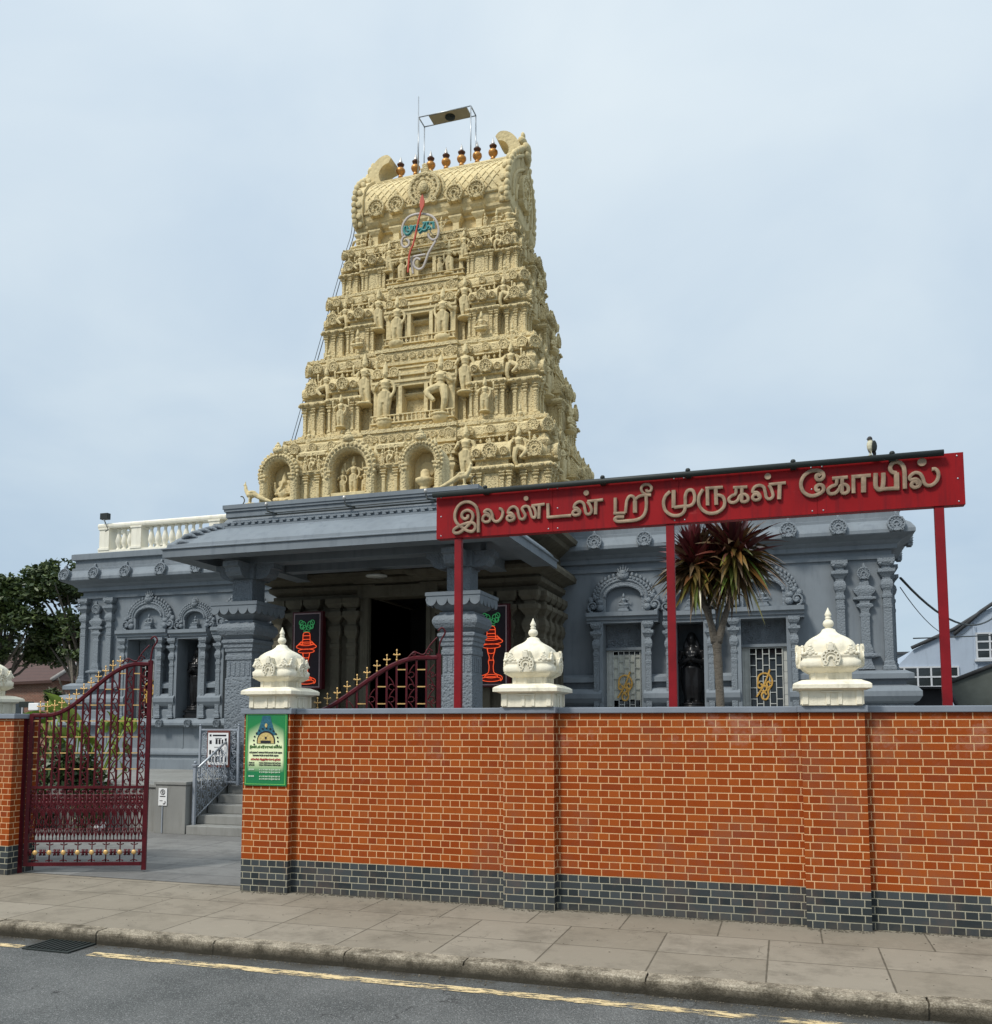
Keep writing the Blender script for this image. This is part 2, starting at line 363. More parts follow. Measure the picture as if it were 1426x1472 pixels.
def asphalt():
    m=NT('asphalt'); c=m.mix((.078,.082,.080),(.125,.128,.124),m.rng(m.noise(1.2,5),.35,.65))
    v=m.vor(150,out_='Color'); sp=m.n('ShaderNodeSeparateColor'); m.l(v,sp.inputs[0])
    c=m.mix(c,(.30,.30,.29),m.rng(sp.outputs[0],.72,1.0,0.0,.75)); c=m.mix(c,(.02,.02,.021),m.rng(sp.outputs[1],.7,1.0,0.0,.7))
    spz=m.n('ShaderNodeSeparateXYZ'); m.l(m.obj(),spz.inputs[0])
    c=m.mix(c,(.055,.05,.042),m.math('MULTIPLY',m.rng(spz.outputs[1],6.9,7.24),m.rng(m.noise(5,5),.3,.6,.3,1.0)))
    cr=m.vor(.55,'DISTANCE_TO_EDGE',vec=None); cd=m.n('ShaderNodeTexVoronoi',feature='DISTANCE_TO_EDGE'); cd.inputs['Scale'].default_value=.6
    mp=m.n('ShaderNodeVectorMath',operation='ADD'); nn=m.n('ShaderNodeTexNoise'); nn.inputs['Scale'].default_value=2.5; nn.inputs['Detail'].default_value=6; m.l(m.obj(),nn.inputs['Vector']); m.l(m.obj(),mp.inputs[0]); m.l(nn.outputs['Color'],mp.inputs[1]); m.l(mp.outputs[0],cd.inputs['Vector'])
    c=m.mix(c,(.022,.022,.022),m.math('MULTIPLY',m.rng(cd.outputs['Distance'],.0,.006,1.0,0.0),m.rng(m.noise(.5,2),.5,.56)))
    h=m.math('ADD',sp.outputs[2],m.noise(80,3)); return m.fin(c,.75,m.bump(h,.5,.005),spec=.15)
M_asph=asphalt()
m=NT('worn_yellow_line'); c=m.mix((.60,.44,.21),(.70,.56,.33),m.noise(20,4)); wear=m.rng(m.noise(8,8,.85,stretch=(.5,1.6,1)),.45,.53)
wx=m.n('ShaderNodeSeparateXYZ'); m.l(m.obj(),wx.inputs[0])
wear2=m.math('MULTIPLY',wear,m.rng(m.math('ADD',m.noise(1.3,4,.7),m.rng(wx.outputs[0],-3.0,0.5,.16,-.10)),.40,.5))
tr=m.n('ShaderNodeBsdfTransparent'); ms=m.n('ShaderNodeMixShader'); M_yellow=m.fin(c,.7,m.bump(m.noise(120),.3,.004)); m.l(wear2,ms.inputs[0]); m.l(tr.outputs[0],ms.inputs[1]); m.l(m.b.outputs[0],ms.inputs[2]); m.l(ms.outputs[0],m.t.nodes['Material Output'].inputs[0])
m=NT('kerb_granite'); v=m.vor(110,out_='Color'); sp=m.n('ShaderNodeSeparateColor'); m.l(v,sp.inputs[0])
c=m.mix((.22,.185,.135),(.46,.40,.31),sp.outputs[0]); c=m.mix(c,(.06,.05,.035),m.rng(m.noise(4,7,.75),.44,.62,0.0,.85)); spz=m.n('ShaderNodeSeparateXYZ'); m.l(m.obj(),spz.inputs[0])
c=m.mix(c,(.045,.04,.03),m.rng(m.math('ADD',spz.outputs[2],m.rng(m.noise(7,4),0,1,-.03,.03)),-.09,.012,.95,0.0)); M_kerb=m.fin(c,.8,m.bump(m.math('ADD',m.noise(40,5,.7),sp.outputs[1]),.6,.010),spec=.1)
# ---------------------------------------------------------------- ground
def sheet(name,x0,x1,y0,y1,z,mat,nx=1):
    vs=[(x0+(x1-x0)*i/nx,y,z) for y in (y0,y1) for i in range(nx+1)]
    return struct(MB().add(vs,[(i,i+1,nx+2+i,nx+1+i) for i in range(nx)]).build(name,mat))
M_earth=plain('far_ground',(.07,.075,.06),.9,0,.2,.5)
sheet('ground',-900,900,-300,1500,-.20,M_earth)
sheet('road',-60,60,-8,7.32,-.125,M_asph)
sheet('road_marking',-6.15,1.4,6.90,7.03,-.119,M_yellow); sheet('road_marking',-60,-6.95,6.93,7.03,-.119,M_yellow)
sheet('pavement',-60,60,7.42,9.75,0,M_pave)
sheet('courtyard_paving',-40,20,9.754,60,.004,M_court)
kb=MB(); x=-40.0; kr=random.Random(3); cuts=[-7.60,-6.36,-5.05,-3.72,-2.62,-1.10,.92,2.9]
xs=[-40+i*1.45 for i in range(23)]; xs=[a for a in xs if a<-8.3]+cuts+[4.4,6.1,8,10,12,14,17,20]
for a,b in zip(xs,xs[1:]):
    dz=kr.uniform(-.008,.010); dy=kr.uniform(-.012,.012); g=.008
    n=12; pr=[(7.272,-.16),(7.262,-.03),(7.268,-.010),(7.285,.003),(7.43,.006),(7.43,-.16)]; vs=[];fs=[]
    for i in range(n+1):
        xx=a+g+(b-a-2*g)*i/n; en=.010 if i in (0,n) else 0
        for (y,z) in pr:
            q=noise.noise(Vector((xx*2.3,y*9,z*9)))*.010
            vs.append((xx,y+dy+(q+en if y<7.4 else 0),z+dz+q*.5-(en*.5 if z>-.1 else 0)))
    k=len(pr)
    for i in range(n):
        for j in range(k): fs.append((i*k+j,(i+1)*k+j,(i+1)*k+(j+1)%k,i*k+(j+1)%k))
    fs+=[tuple(range(k)),tuple(range(n*k+k-1,n*k-1,-1))]
    kb.add(vs,fs,0,False)
kb.box(-40,20,7.285,7.425,-.17,-.03)
ko=kb.build('kerb',M_kerb); struct(ko); fixnormals(ko.data)
# dirt, grit and moss where wall meets pavement
M_grit=plain('grit',(.12,.105,.08),.9,0,.5,20)
gb=MB(); gr=random.Random(5)
for i in range(1500):
    x=gr.uniform(-6.2,2.2); s=gr.uniform(.003,.010)
    pier=any(a-.02<x<b+.02 for a,b in ((-6.24,-5.6),(-2.97,-2.4),(.14,.72)))
    y=(9.485 if pier else 9.595)-abs(gr.gauss(0,.035)); gb.ball((x,y,s*.3),(s*1.4,s,s*.6),5,3)
for i in range(500):
    x=gr.uniform(-8,2.2); s=gr.uniform(.003,.009); gb.ball((x,7.26-abs(gr.gauss(0,.05)),-.122),(s*1.4,s,s*.6),5,3)
for i in range(160):
    s=gr.uniform(.003,.007); gb.ball((gr.uniform(-9,2.2),gr.uniform(7.5,9.5),s*.3),(s*1.5,s,s*.5),5,3)
g=gb.build('grit',M_grit); g['kind']='stuff'
# road drain
d=empty('road_drain','dark iron grating set in the gutter beside the kerb','drain',(-6.62,7.08,-.121))
db=MB().box(-.27,.27,-.17,.19,-.001,.012); db.build('frame',M_pipe,d,bevel=.003)
db=MB()
for i in range(9): db.box(-.24+i*.055,-.215+i*.055,-.15,.17,.0125,.022)
db.build('grating',M_pipe,d)
# ---------------------------------------------------------------- street wall
WY=9.60; PY=9.50
wall=empty('brick_wall','long red brick street wall with three piers and blue brick base, right of gateway','wall',(-2,9.6,0))
def wl(*a): return a
off=Vector((-2,9.6,0))
def atw(mb,name,mat,parent,bevel=0):
    o=mb.build(name,mat,parent,bevel=bevel); o.location=-Vector(parent.location)
    return o
piers=[(-6.24,-5.61),(-2.96,-2.39),(.145,.735)]
b=MB()
for x0,x1 in ((-5.61,-2.96),(-2.39,.145),(.735,9.0)): b.box(x0,x1,WY,WY+.225,0,2.095)
atw(b,'brickwork',M_brick,wall)
for x0,x1 in piers: atw(MB().box(x0,x1,PY,PY+.44,0,2.095),'pier',M_brick,wall)
b=MB()
for x0,x1 in ((-5.575,-2.99),(-2.36,.115),(.765,9.0)): b.box(x0,x1,WY-.035,WY+.26,2.095,2.158)
for x0,x1 in piers: b.box(x0-.032,x1+.032,PY-.035,PY+.475,2.0955,2.163)
atw(b,'coping',M_coping,wall,bevel=.008)
wall2=empty('brick_wall','short red brick street wall and pier at the far left edge, left of the gateway','wall',(-12,9.6,0))
atw(MB().box(-16,-10.36,WY,WY+.225,0,2.045),'brickwork',M_brick,wall2)
atw(MB().box(-10.36,-9.77,PY,PY+.44,0,2.045),'pier',M_brick,wall2)
b=MB().box(-16,-10.395,WY-.035,WY+.26,2.045,2.105); b.box(-10.393,-9.735,PY-.035,PY+.475,2.0455,2.11); atw(b,'coping',M_coping,wall2,bevel=.008)
# ---------------------------------------------------------------- ivory pier caps
def oct_ring(r,z,sx=1): return (r,z)
def cap_parts():
    base=MB()
    hb=.305
    base.stack(0,0,[(hb,0),(hb,.165)])
    for sx in (-1,1):
        for f in range(4):
            q=TM(rz=f*pi/2); t=MB().box(sx*.27-.03,sx*.27+.03,-hb-.014,-hb+.01,.012,.165); base.merge(t,q)
    for f in range(4):
        t=MB().box(-.06,-.02,-hb-.012,-hb,.012,.165); t.box(.06,.10,-hb-.012,-hb,.012,.165); t.box(-.11,.11,-hb-.022,-hb,.145,.165); base.merge(t,TM(rz=f*pi/2))
    plate=MB(); plate.stack(0,0,[(.31,.165),(.36,.185),(.395,.188),(.395,.235),(.375,.252),(.30,.285),(.245,.292),(.215,.293)])
    neck=MB(); neck.stack(0,0,[(.205,.293),(.205,.37),(.22,.375),(.25,.395),(.285,.42),(.29,.425)])
    for f in range(4):
        t=MB()
        for x in (-.17,-.04,.06,.15): t.box(x-.018,x+.018,-.214,-.2,.293,.372)
        neck.merge(t,TM(rz=f*pi/2))
    # superellipse dome
    dome=MB(); n=40; prof=[(.285,.425),(.30,.43),(.31,.45),(.312,.50),(.290,.52),(.284,.545),(.294,.555),(.291,.575),(.276,.585),(.270,.61),(.270,.65),(.262,.69),(.240,.73),(.205,.763),(.165,.79),(.125,.812),(.095,.835),(.078,.855),(.068,.88)]
    vs=[];fs=[]
    for i,(r,z) in enumerate(prof):
        p=8 if z<.62 else max(2.4,7.5-(z-.62)*20)
        for k in range(n):
            a=2*pi*(k+.5)/n; c_,s_=cos(a),sin(a); rr=r/((abs(c_)**p+abs(s_)**p)**(1/p)); vs.append((rr*c_,rr*s_,z))
    for i in range(len(prof)-1):
        for k in range(n): fs.append((i*n+k,i*n+(k+1)%n,(i+1)*n+(k+1)%n,(i+1)*n+k))
    fs+=[tuple(range(n-1,-1,-1)),tuple(range((len(prof)-1)*n,len(prof)*n))]; dome.add(vs,fs,0,True)
    orn=MB()
    for f in range(4):
        t=MB()
        t.band(arc(0,.53,.092,-50,230,18),.018,.016); t.band(arc(0,.53,.06,-60,240,14),.014,.016); t.band(arc(0,.52,.03,-20,200,8),.014,.022)
        for a in range(-30,240,30): x,z=.076*cos(radians(a)),.53+.076*sin(radians(a)); t.ball((x,-.012,z),(.012,.012,.012),6,4)
        for sx in (-1,1): t.band(spiral(sx*.062,.47,.028,.006,90,400*sx),.011,.016)
        t.stack(0,-.004,[(.034,.02,.615),(.034,.02,.64),(.026,.02,.642),(.028,.02,.68),(.018,.015,.685),(.02,.015,.705)])
        orn.merge(t,TM((0,0,0),f*pi/2)@TM((0,-.334,0)))
        for sx in (-1,1):
            t=MB()
            for k,(dx,dz,rr) in enumerate(((0,.585,.03),(.03,.60,.026),(-.03,.60,.026),(.0,.64,.028),(.022,.625,.02),(-.022,.625,.02),(0,.67,.02),(.055,.585,.02),(-.055,.585,.02),(.0,.61,.02))): t.ball((dx,0,dz),(rr,.018,rr*.95),8,5)
            orn.merge(t,TM((0,0,0),f*pi/2)@TM((sx*.205,-.283,0)))
        # corner ears
        t=MB(); t.box(-.085,.085,-.035,.0,.435,.60); t.box(-.045,.045,-.04,.03,.60,.69); orn.merge(t,TM((0,0,0),f*pi/2)@TM((0,-.300,0)))
    fin=MB(); fin.lathe(0,0,[(.075,.855),(.066,.868),(.056,.875),(.052,.89),(.03,.893),(.034,.905),(.05,.918),(.058,.94),(.058,.955),(.048,.98),(.028,.996),(.03,1.003),(.034,1.01),(.034,1.02),(.022,1.026),(.035,1.045),(.036,1.058),(.026,1.08),(.012,1.11),(.003,1.135)],20)
    return [('plinth',base,.004),('plate',plate,.005),('neck',neck,.003),('dome',dome,0),('carving',orn,0),('finial',fin,0)]
CP=[(n,mb.mesh(n,M_white),bv) for n,mb,bv in cap_parts()]
caps=[(-5.88,9.72,2.163,'ivory temple-shaped cap on the gateway pier above the green poster'),(-2.675,9.72,2.163,'ivory temple-shaped cap in the middle of the long brick wall, right of the porch column'),(.44,9.72,2.163,'ivory temple-shaped cap on the rightmost brick pier'),(-10.56,9.72,2.11,'ivory temple-shaped cap cut off by the left edge of the photo')]
for x,y,z,lb in caps:
    e=empty('pier_cap',lb,'pier cap',(x,y,z),'ivory caps on the wall piers'); ks=.87 if x<-5 and x>-6 else .92
    for n,me,bv in CP:
        o=place(n,me,e,sc=(ks,ks,.88))
        if bv: q=o.modifiers.new('bevel','BEVEL'); q.width=bv; q.segments=2; q.limit_method='ANGLE'
# ---------------------------------------------------------------- overhead sign
SIGN_TEXT = [(0.038, 1, [(-3.397, 4.232), (-3.398, 4.36), (-3.401, 4.46), (-3.434, 4.554), (-3.526, 4.61), (-3.622, 4.591), (-3.681, 4.518), (-3.694, 4.427), (-3.661, 4.355), (-3.589, 4.297), (-3.517, 4.254), (-3.461, 4.255), (-3.434, 4.299), (-3.456, 4.346), (-3.517, 4.356), (-3.589, 4.34), (-3.661, 4.314), (-3.706, 4.282), (-3.696, 4.246), (-3.637, 4.246), (-3.565, 4.292), (-3.493, 4.359), (-3.464, 4.426), (-3.482, 4.481), (-3.537, 4.508), (-3.594, 4.484), (-3.604, 4.436), (-3.568, 4.406), (-3.53, 4.422), (-3.53, 4.454)]), (0.035, 1, [(-3.263, 4.412), (-3.298, 4.436), (-3.334, 4.417), (-3.342, 4.375), (-3.311, 4.35), (-3.263, 4.359), (-3.248, 4.396), (-3.271, 4.443), (-3.311, 4.464), (-3.322, 4.477), (-3.292, 4.496), (-3.248, 4.482), (-3.224, 4.432), (-3.219, 4.382), (-3.185, 4.349), (-3.141, 4.355), (-3.107, 4.398), (-3.094, 4.449), (-3.111, 4.489), (-3.141, 4.5)]), (0.035, 1, [(-2.979, 4.377), (-2.998, 4.402), (-3.032, 4.399), (-3.041, 4.369), (-3.013, 4.346), (-2.967, 4.355), (-2.954, 4.387), (-2.99, 4.435), (-3.029, 4.438), (-3.01, 4.488), (-2.959, 4.508), (-2.917, 4.475), (-2.902, 4.409), (-2.882, 4.361), (-2.84, 4.355), (-2.819, 4.396), (-2.843, 4.443), (-2.858, 4.481), (-2.82, 4.504), (-2.779, 4.49), (-2.757, 4.436), (-2.739, 4.375), (-2.706, 4.364), (-2.693, 4.409), (-2.713, 4.471), (-2.743, 4.504)]), (0.035, 0, [(-2.743, 4.504), (-2.586, 4.511)]), (0.038, 0, [(-2.65, 4.509), (-2.657, 4.345)]), (0.038, 0, [(-2.549, 4.517), (-2.546, 4.344)]), (0.035, 0, [(-2.563, 4.354), (-2.275, 4.357)]), (0.035, 1, [(-2.18, 4.387), (-2.209, 4.412), (-2.247, 4.402), (-2.254, 4.371), (-2.225, 4.354), (-2.18, 4.365), (-2.173, 4.402), (-2.209, 4.438), (-2.239, 4.44), (-2.224, 4.487), (-2.172, 4.509), (-2.128, 4.482), (-2.113, 4.419), (-2.099, 4.367), (-2.063, 4.357), (-2.036, 4.392), (-2.05, 4.451), (-2.083, 4.503)]), (0.035, 0, [(-2.083, 4.505), (-1.903, 4.512)]), (0.041, 0, [(-1.985, 4.513), (-1.992, 4.349)]), (0.059, 1, [(-2.809, 4.595), (-2.806, 4.595)]), (0.065, 1, [(-2.096, 4.604), (-2.093, 4.604)]), (0.038, 0, [(-1.764, 4.523), (-1.766, 4.339)]), (0.035, 0, [(-1.786, 4.344), (-1.651, 4.34)]), (0.035, 1, [(-1.651, 4.34), (-1.642, 4.421), (-1.632, 4.485), (-1.599, 4.529), (-1.556, 4.516), (-1.541, 4.471)]), (0.05, 0, [(-1.542, 4.471), (-1.544, 4.335)]), (0.035, 1, [(-1.541, 4.483), (-1.503, 4.514), (-1.449, 4.528), (-1.362, 4.524)]), (0.038, 1, [(-1.418, 4.522), (-1.415, 4.433), (-1.424, 4.347), (-1.46, 4.284), (-1.531, 4.253), (-1.638, 4.249), (-1.739, 4.25), (-1.773, 4.276), (-1.745, 4.3), (-1.666, 4.295)]), (0.032, 1, [(-1.407, 4.526), (-1.456, 4.563), (-1.469, 4.61), (-1.44, 4.644), (-1.388, 4.643), (-1.355, 4.608), (-1.367, 4.57), (-1.403, 4.567), (-1.413, 4.591)]), (0.038, 1, [(-1.151, 4.547), (-1.204, 4.496), (-1.226, 4.418), (-1.202, 4.331), (-1.131, 4.276), (-1.048, 4.274), (-0.999, 4.316), (-0.988, 4.4), (-0.986, 4.486), (-0.958, 4.541), (-0.908, 4.54), (-0.885, 4.478), (-0.897, 4.401), (-0.943, 4.369), (-1.019, 4.369), (-1.109, 4.364)]), (0.047, 0, [(-1.112, 4.559), (-1.116, 4.359)]), (0.038, 1, [(-0.793, 4.542), (-0.836, 4.474), (-0.843, 4.39), (-0.807, 4.316), (-0.734, 4.271), (-0.646, 4.276), (-0.584, 4.321), (-0.566, 4.383), (-0.584, 4.441), (-0.628, 4.465), (-0.651, 4.46)]), (0.041, 0, [(-0.747, 4.555), (-0.748, 4.36)]), (0.035, 0, [(-0.769, 4.551), (-0.582, 4.55)]), (0.044, 0, [(-0.658, 4.548), (-0.656, 4.359)]), (0.035, 0, [(-0.475, 4.536), (-0.326, 4.532)]), (0.035, 1, [(-0.443, 4.531), (-0.45, 4.465), (-0.488, 4.447), (-0.522, 4.415), (-0.509, 4.379), (-0.463, 4.372), (-0.425, 4.4), (-0.405, 4.441), (-0.361, 4.454), (-0.326, 4.428), (-0.323, 4.386), (-0.357, 4.37), (-0.394, 4.375)]), (0.038, 0, [(-0.382, 4.534), (-0.388, 4.372)]), (0.035, 1, [(-0.204, 4.411), (-0.223, 4.441), (-0.26, 4.438), (-0.274, 4.405), (-0.248, 4.38), (-0.209, 4.387), (-0.195, 4.417), (-0.223, 4.461), (-0.269, 4.469), (-0.254, 4.52), (-0.201, 4.539), (-0.156, 4.516), (-0.142, 4.459), (-0.13, 4.399), (-0.094, 4.382), (-0.064, 4.414), (-0.078, 4.485), (-0.103, 4.534)]), (0.035, 0, [(-0.103, 4.539), (0.071, 4.545)]), (0.044, 0, [(0.009, 4.539), (-0.001, 4.371)]), (0.071, 1, [(-0.111, 4.629), (-0.108, 4.629)]), (0.04, 1, [(0.422, 4.588), (0.401, 4.607), (0.378, 4.592), (0.387, 4.554), (0.421, 4.548), (0.451, 4.577), (0.441, 4.625), (0.389, 4.651), (0.316, 4.646), (0.251, 4.598), (0.222, 4.515), (0.25, 4.427), (0.322, 4.383), (0.394, 4.395), (0.444, 4.43), (0.443, 4.476), (0.407, 4.496), (0.372, 4.474), (0.379, 4.438), (0.41, 4.433)]), (0.037, 0, [(0.536, 4.553), (0.689, 4.554)]), (0.037, 1, [(0.582, 4.546), (0.573, 4.486), (0.527, 4.469), (0.491, 4.436), (0.505, 4.393), (0.557, 4.393), (0.597, 4.428), (0.618, 4.469), (0.657, 4.479), (0.688, 4.449), (0.687, 4.403), (0.654, 4.385), (0.622, 4.394)]), (0.04, 0, [(0.634, 4.551), (0.627, 4.39)]), (0.04, 0, [(0.725, 4.554), (0.912, 4.555)]), (0.04, 0, [(0.743, 4.553), (0.74, 4.379)]), (0.052, 0, [(0.843, 4.553), (0.837, 4.379)]), (0.046, 1, [(0.961, 4.573), (0.955, 4.49), (0.958, 4.427), (0.986, 4.396), (1.018, 4.415), (1.031, 4.484), (1.034, 4.57)]), (0.04, 0, [(0.98, 4.402), (1.178, 4.397)]), (0.052, 0, [(1.159, 4.562), (1.155, 4.393)]), (0.043, 1, [(1.159, 4.556), (1.112, 4.577), (1.101, 4.624), (1.131, 4.67), (1.178, 4.673), (1.219, 4.634), (1.234, 4.571), (1.232, 4.387)]), (0.037, 1, [(1.355, 4.422), (1.338, 4.451), (1.304, 4.445), (1.295, 4.414), (1.323, 4.393), (1.364, 4.404), (1.374, 4.442), (1.339, 4.479), (1.289, 4.476), (1.284, 4.511), (1.329, 4.545), (1.378, 4.531), (1.404, 4.48), (1.417, 4.427), (1.452, 4.401), (1.502, 4.415), (1.54, 4.462), (1.549, 4.523), (1.526, 4.566), (1.49, 4.569)]), (0.089, 1, [(1.401, 4.651), (1.403, 4.651)])]
TOWER_RING = [(0.064, 1, [(-8.468, 13.771), (-8.543, 13.755), (-8.587, 13.676), (-8.571, 13.557), (-8.496, 13.501), (-8.406, 13.53), (-8.392, 13.628), (-8.453, 13.696)]), (0.064, 1, [(-8.558, 13.786), (-8.582, 13.935), (-8.547, 14.103), (-8.428, 14.242), (-8.249, 14.289), (-8.055, 14.269), (-7.848, 14.196), (-7.715, 14.071), (-7.64, 13.886), (-7.625, 13.712), (-7.682, 13.579), (-7.785, 13.568), (-7.874, 13.655), (-7.889, 13.743)]), (0.064, 1, [(-7.697, 13.525), (-7.784, 13.397), (-7.885, 13.242), (-7.957, 13.054), (-8.03, 12.909), (-8.133, 12.883), (-8.237, 12.956), (-8.268, 13.076), (-8.195, 13.164), (-8.091, 13.119)]), (0.059, 1, [(-7.959, 13.226), (-8.136, 13.226), (-8.314, 13.198), (-8.312, 13.011), (-8.28, 12.792)]), (0.051, 0, [(-8.027, 14.401), (-8.085, 14.195), (-8.142, 13.974), (-8.199, 13.696), (-8.257, 13.476), (-8.315, 13.371), (-8.358, 13.205), (-8.385, 12.808)])]
TOWER_TEXT = [(0.046, 1, [(-8.464, 14.003), (-8.505, 13.953), (-8.492, 13.849), (-8.417, 13.786), (-8.343, 13.824), (-8.321, 13.921), (-8.337, 13.981), (-8.284, 13.957), (-8.291, 13.887), (-8.343, 13.867), (-8.433, 13.882)]), (0.043, 0, [(-8.422, 13.996), (-8.421, 13.88)]), (0.043, 0, [(-8.225, 13.983), (-8.217, 13.845)]), (0.043, 1, [(-8.255, 13.967), (-8.121, 13.965)]), (0.043, 1, [(-8.151, 13.963), (-8.135, 13.859), (-8.061, 13.875), (-8.046, 13.815), (-8.12, 13.771)]), (0.043, 0, [(-8.018, 14.011), (-7.856, 13.997)]), (0.043, 1, [(-7.959, 14.001), (-8.002, 13.908), (-8.031, 13.841), (-7.943, 13.812), (-7.87, 13.899), (-7.825, 13.849), (-7.855, 13.811)]), (0.043, 0, [(-7.915, 13.993), (-7.906, 13.82)]), (0.043, 0, [(-7.826, 13.978), (-7.724, 13.974)]), (0.043, 0, [(-7.746, 13.97), (-7.737, 13.819)])]

sg=empty('overhead_sign','long red board with raised Tamil letters on three slim red posts above the wall','sign',(-1.1,9.95,0))
def ats(mb,name,mat,bevel=0,y=0): return atw(mb,name,mat,sg,bevel)
b=MB()
for a,c in ((-3.94,-2.50),(-2.496,-1.06),(-1.056,.38),(.384,1.79)): b.box(a,c,9.95,10.07,4.19,4.73)
b.box(-3.93,1.78,9.955,10.06,4.195,4.725); ats(b,'board',M_red,.003)
b=MB()
for a in (-3.88,-2.55,-2.44,-1.11,-1.0,.33,.44,1.73):
    for z in (4.225,4.46,4.695): b.ball((a,9.949,z),(.010,.006,.010),6,4)
ats(b,'rivet',M_steel)
for x in (-3.67,-1.165,1.55): ats(MB().box(x-.045,x+.045,9.965,10.03,0,4.19),'post',M_redpost,.006)
def stroke_mb(S,dp):
    b=MB()
    for wd,sm,P in S:
        Q=crom(P,5) if sm and len(P)>2 else P
        wd=wd*.96
        if len(P)==2 and math.dist(P[0],P[1])<.03:   # dot
            b.lathe(0,0,[],3) if 0 else None
            cx,cz=P[0]; ring=[(cx+wd*.5*cos(2*pi*k/20),cz+wd*.5*sin(2*pi*k/20)) for k in range(20)]
            b.pxz(ring,-dp,0)
            continue
        b.band(Q,wd,dp)
    return b
words=[(0,12),(12,99)]
def word(lo,hi,nm):
    b=stroke_mb([s for s in SIGN_TEXT if lo<=sum(p[0] for p in s[2])/len(s[2])<hi],.035); o=b.build(nm,M_bronze,sg); o.location=Vector((0,9.948,0))-Vector(sg.location); fixnormals(o.data)
word(-9,-1.84,'lettering'); word(-1.84,-1.27,'lettering'); word(-1.27,.13,'lettering'); word(.13,9,'lettering')
b=MB().tube([(-3.96,9.885,4.712),(-1.2,9.885,4.716),(1.60,9.885,4.722)],.034,10); 
ats(b,'light_pipe',M_pipe)
for x in (-3.3,-1.9,-.95,.15,1.12):
    t=MB().lathe(x,9.885,[(.024,4.735),(.028,4.765),(.018,4.78)],8); t.box(x-.03,x+.03,9.885,9.948,4.68,4.70); ats(t,'lamp_bracket',M_pipe)
# bird on the pipe
bd=MB(); bd.ball((0,0,.115),(.042,.055,.075)); bd.ball((0,-.012,.196),(.03,.034,.032)); bd.tube([(0,0,.15),(0,-.005,.18)],[.036,.028],8); bd.tube([(0,.02,.10),(0,.05,.03),(0,.06,-.03)],[.03,.022,.012],8); bd.tube([(0,-.04,.195),(0,-.065,.188)],[.010,.003],6)
for s in (-1,1): bd.tube([(s*.015,-.005,.06),(s*.015,-.012,.0)],.007,6); bd.tube([(s*.015,-.03,.003),(s*.015,.01,.003)],.006,6)
m=NT('bird_plumage'); tcg=m.n('ShaderNodeSeparateXYZ'); m.l(m.obj(),tcg.inputs[0]); M_bird=m.fin(m.mix((.035,.033,.035),(.55,.52,.38),m.math('MULTIPLY',m.rng(tcg.outputs[1],.008,-.008),m.rng(tcg.outputs[2],.185,.17))),.7)
bo=link('bird',voxel(bd,.006,'bird',M_bird),None,(.92,9.885,4.752),rz=radians(-55)); tag(bo,'small dark bird with a pale breast perched on the pipe above the red sign','bird')
wg=MB()
for s in (-1,1): wg.ball((s*.038,.02,.105),(.012,.04,.07))
wg.build('wing',M_pipe,bo); bo.scale=(.85,.85,.9)
ft=MB()

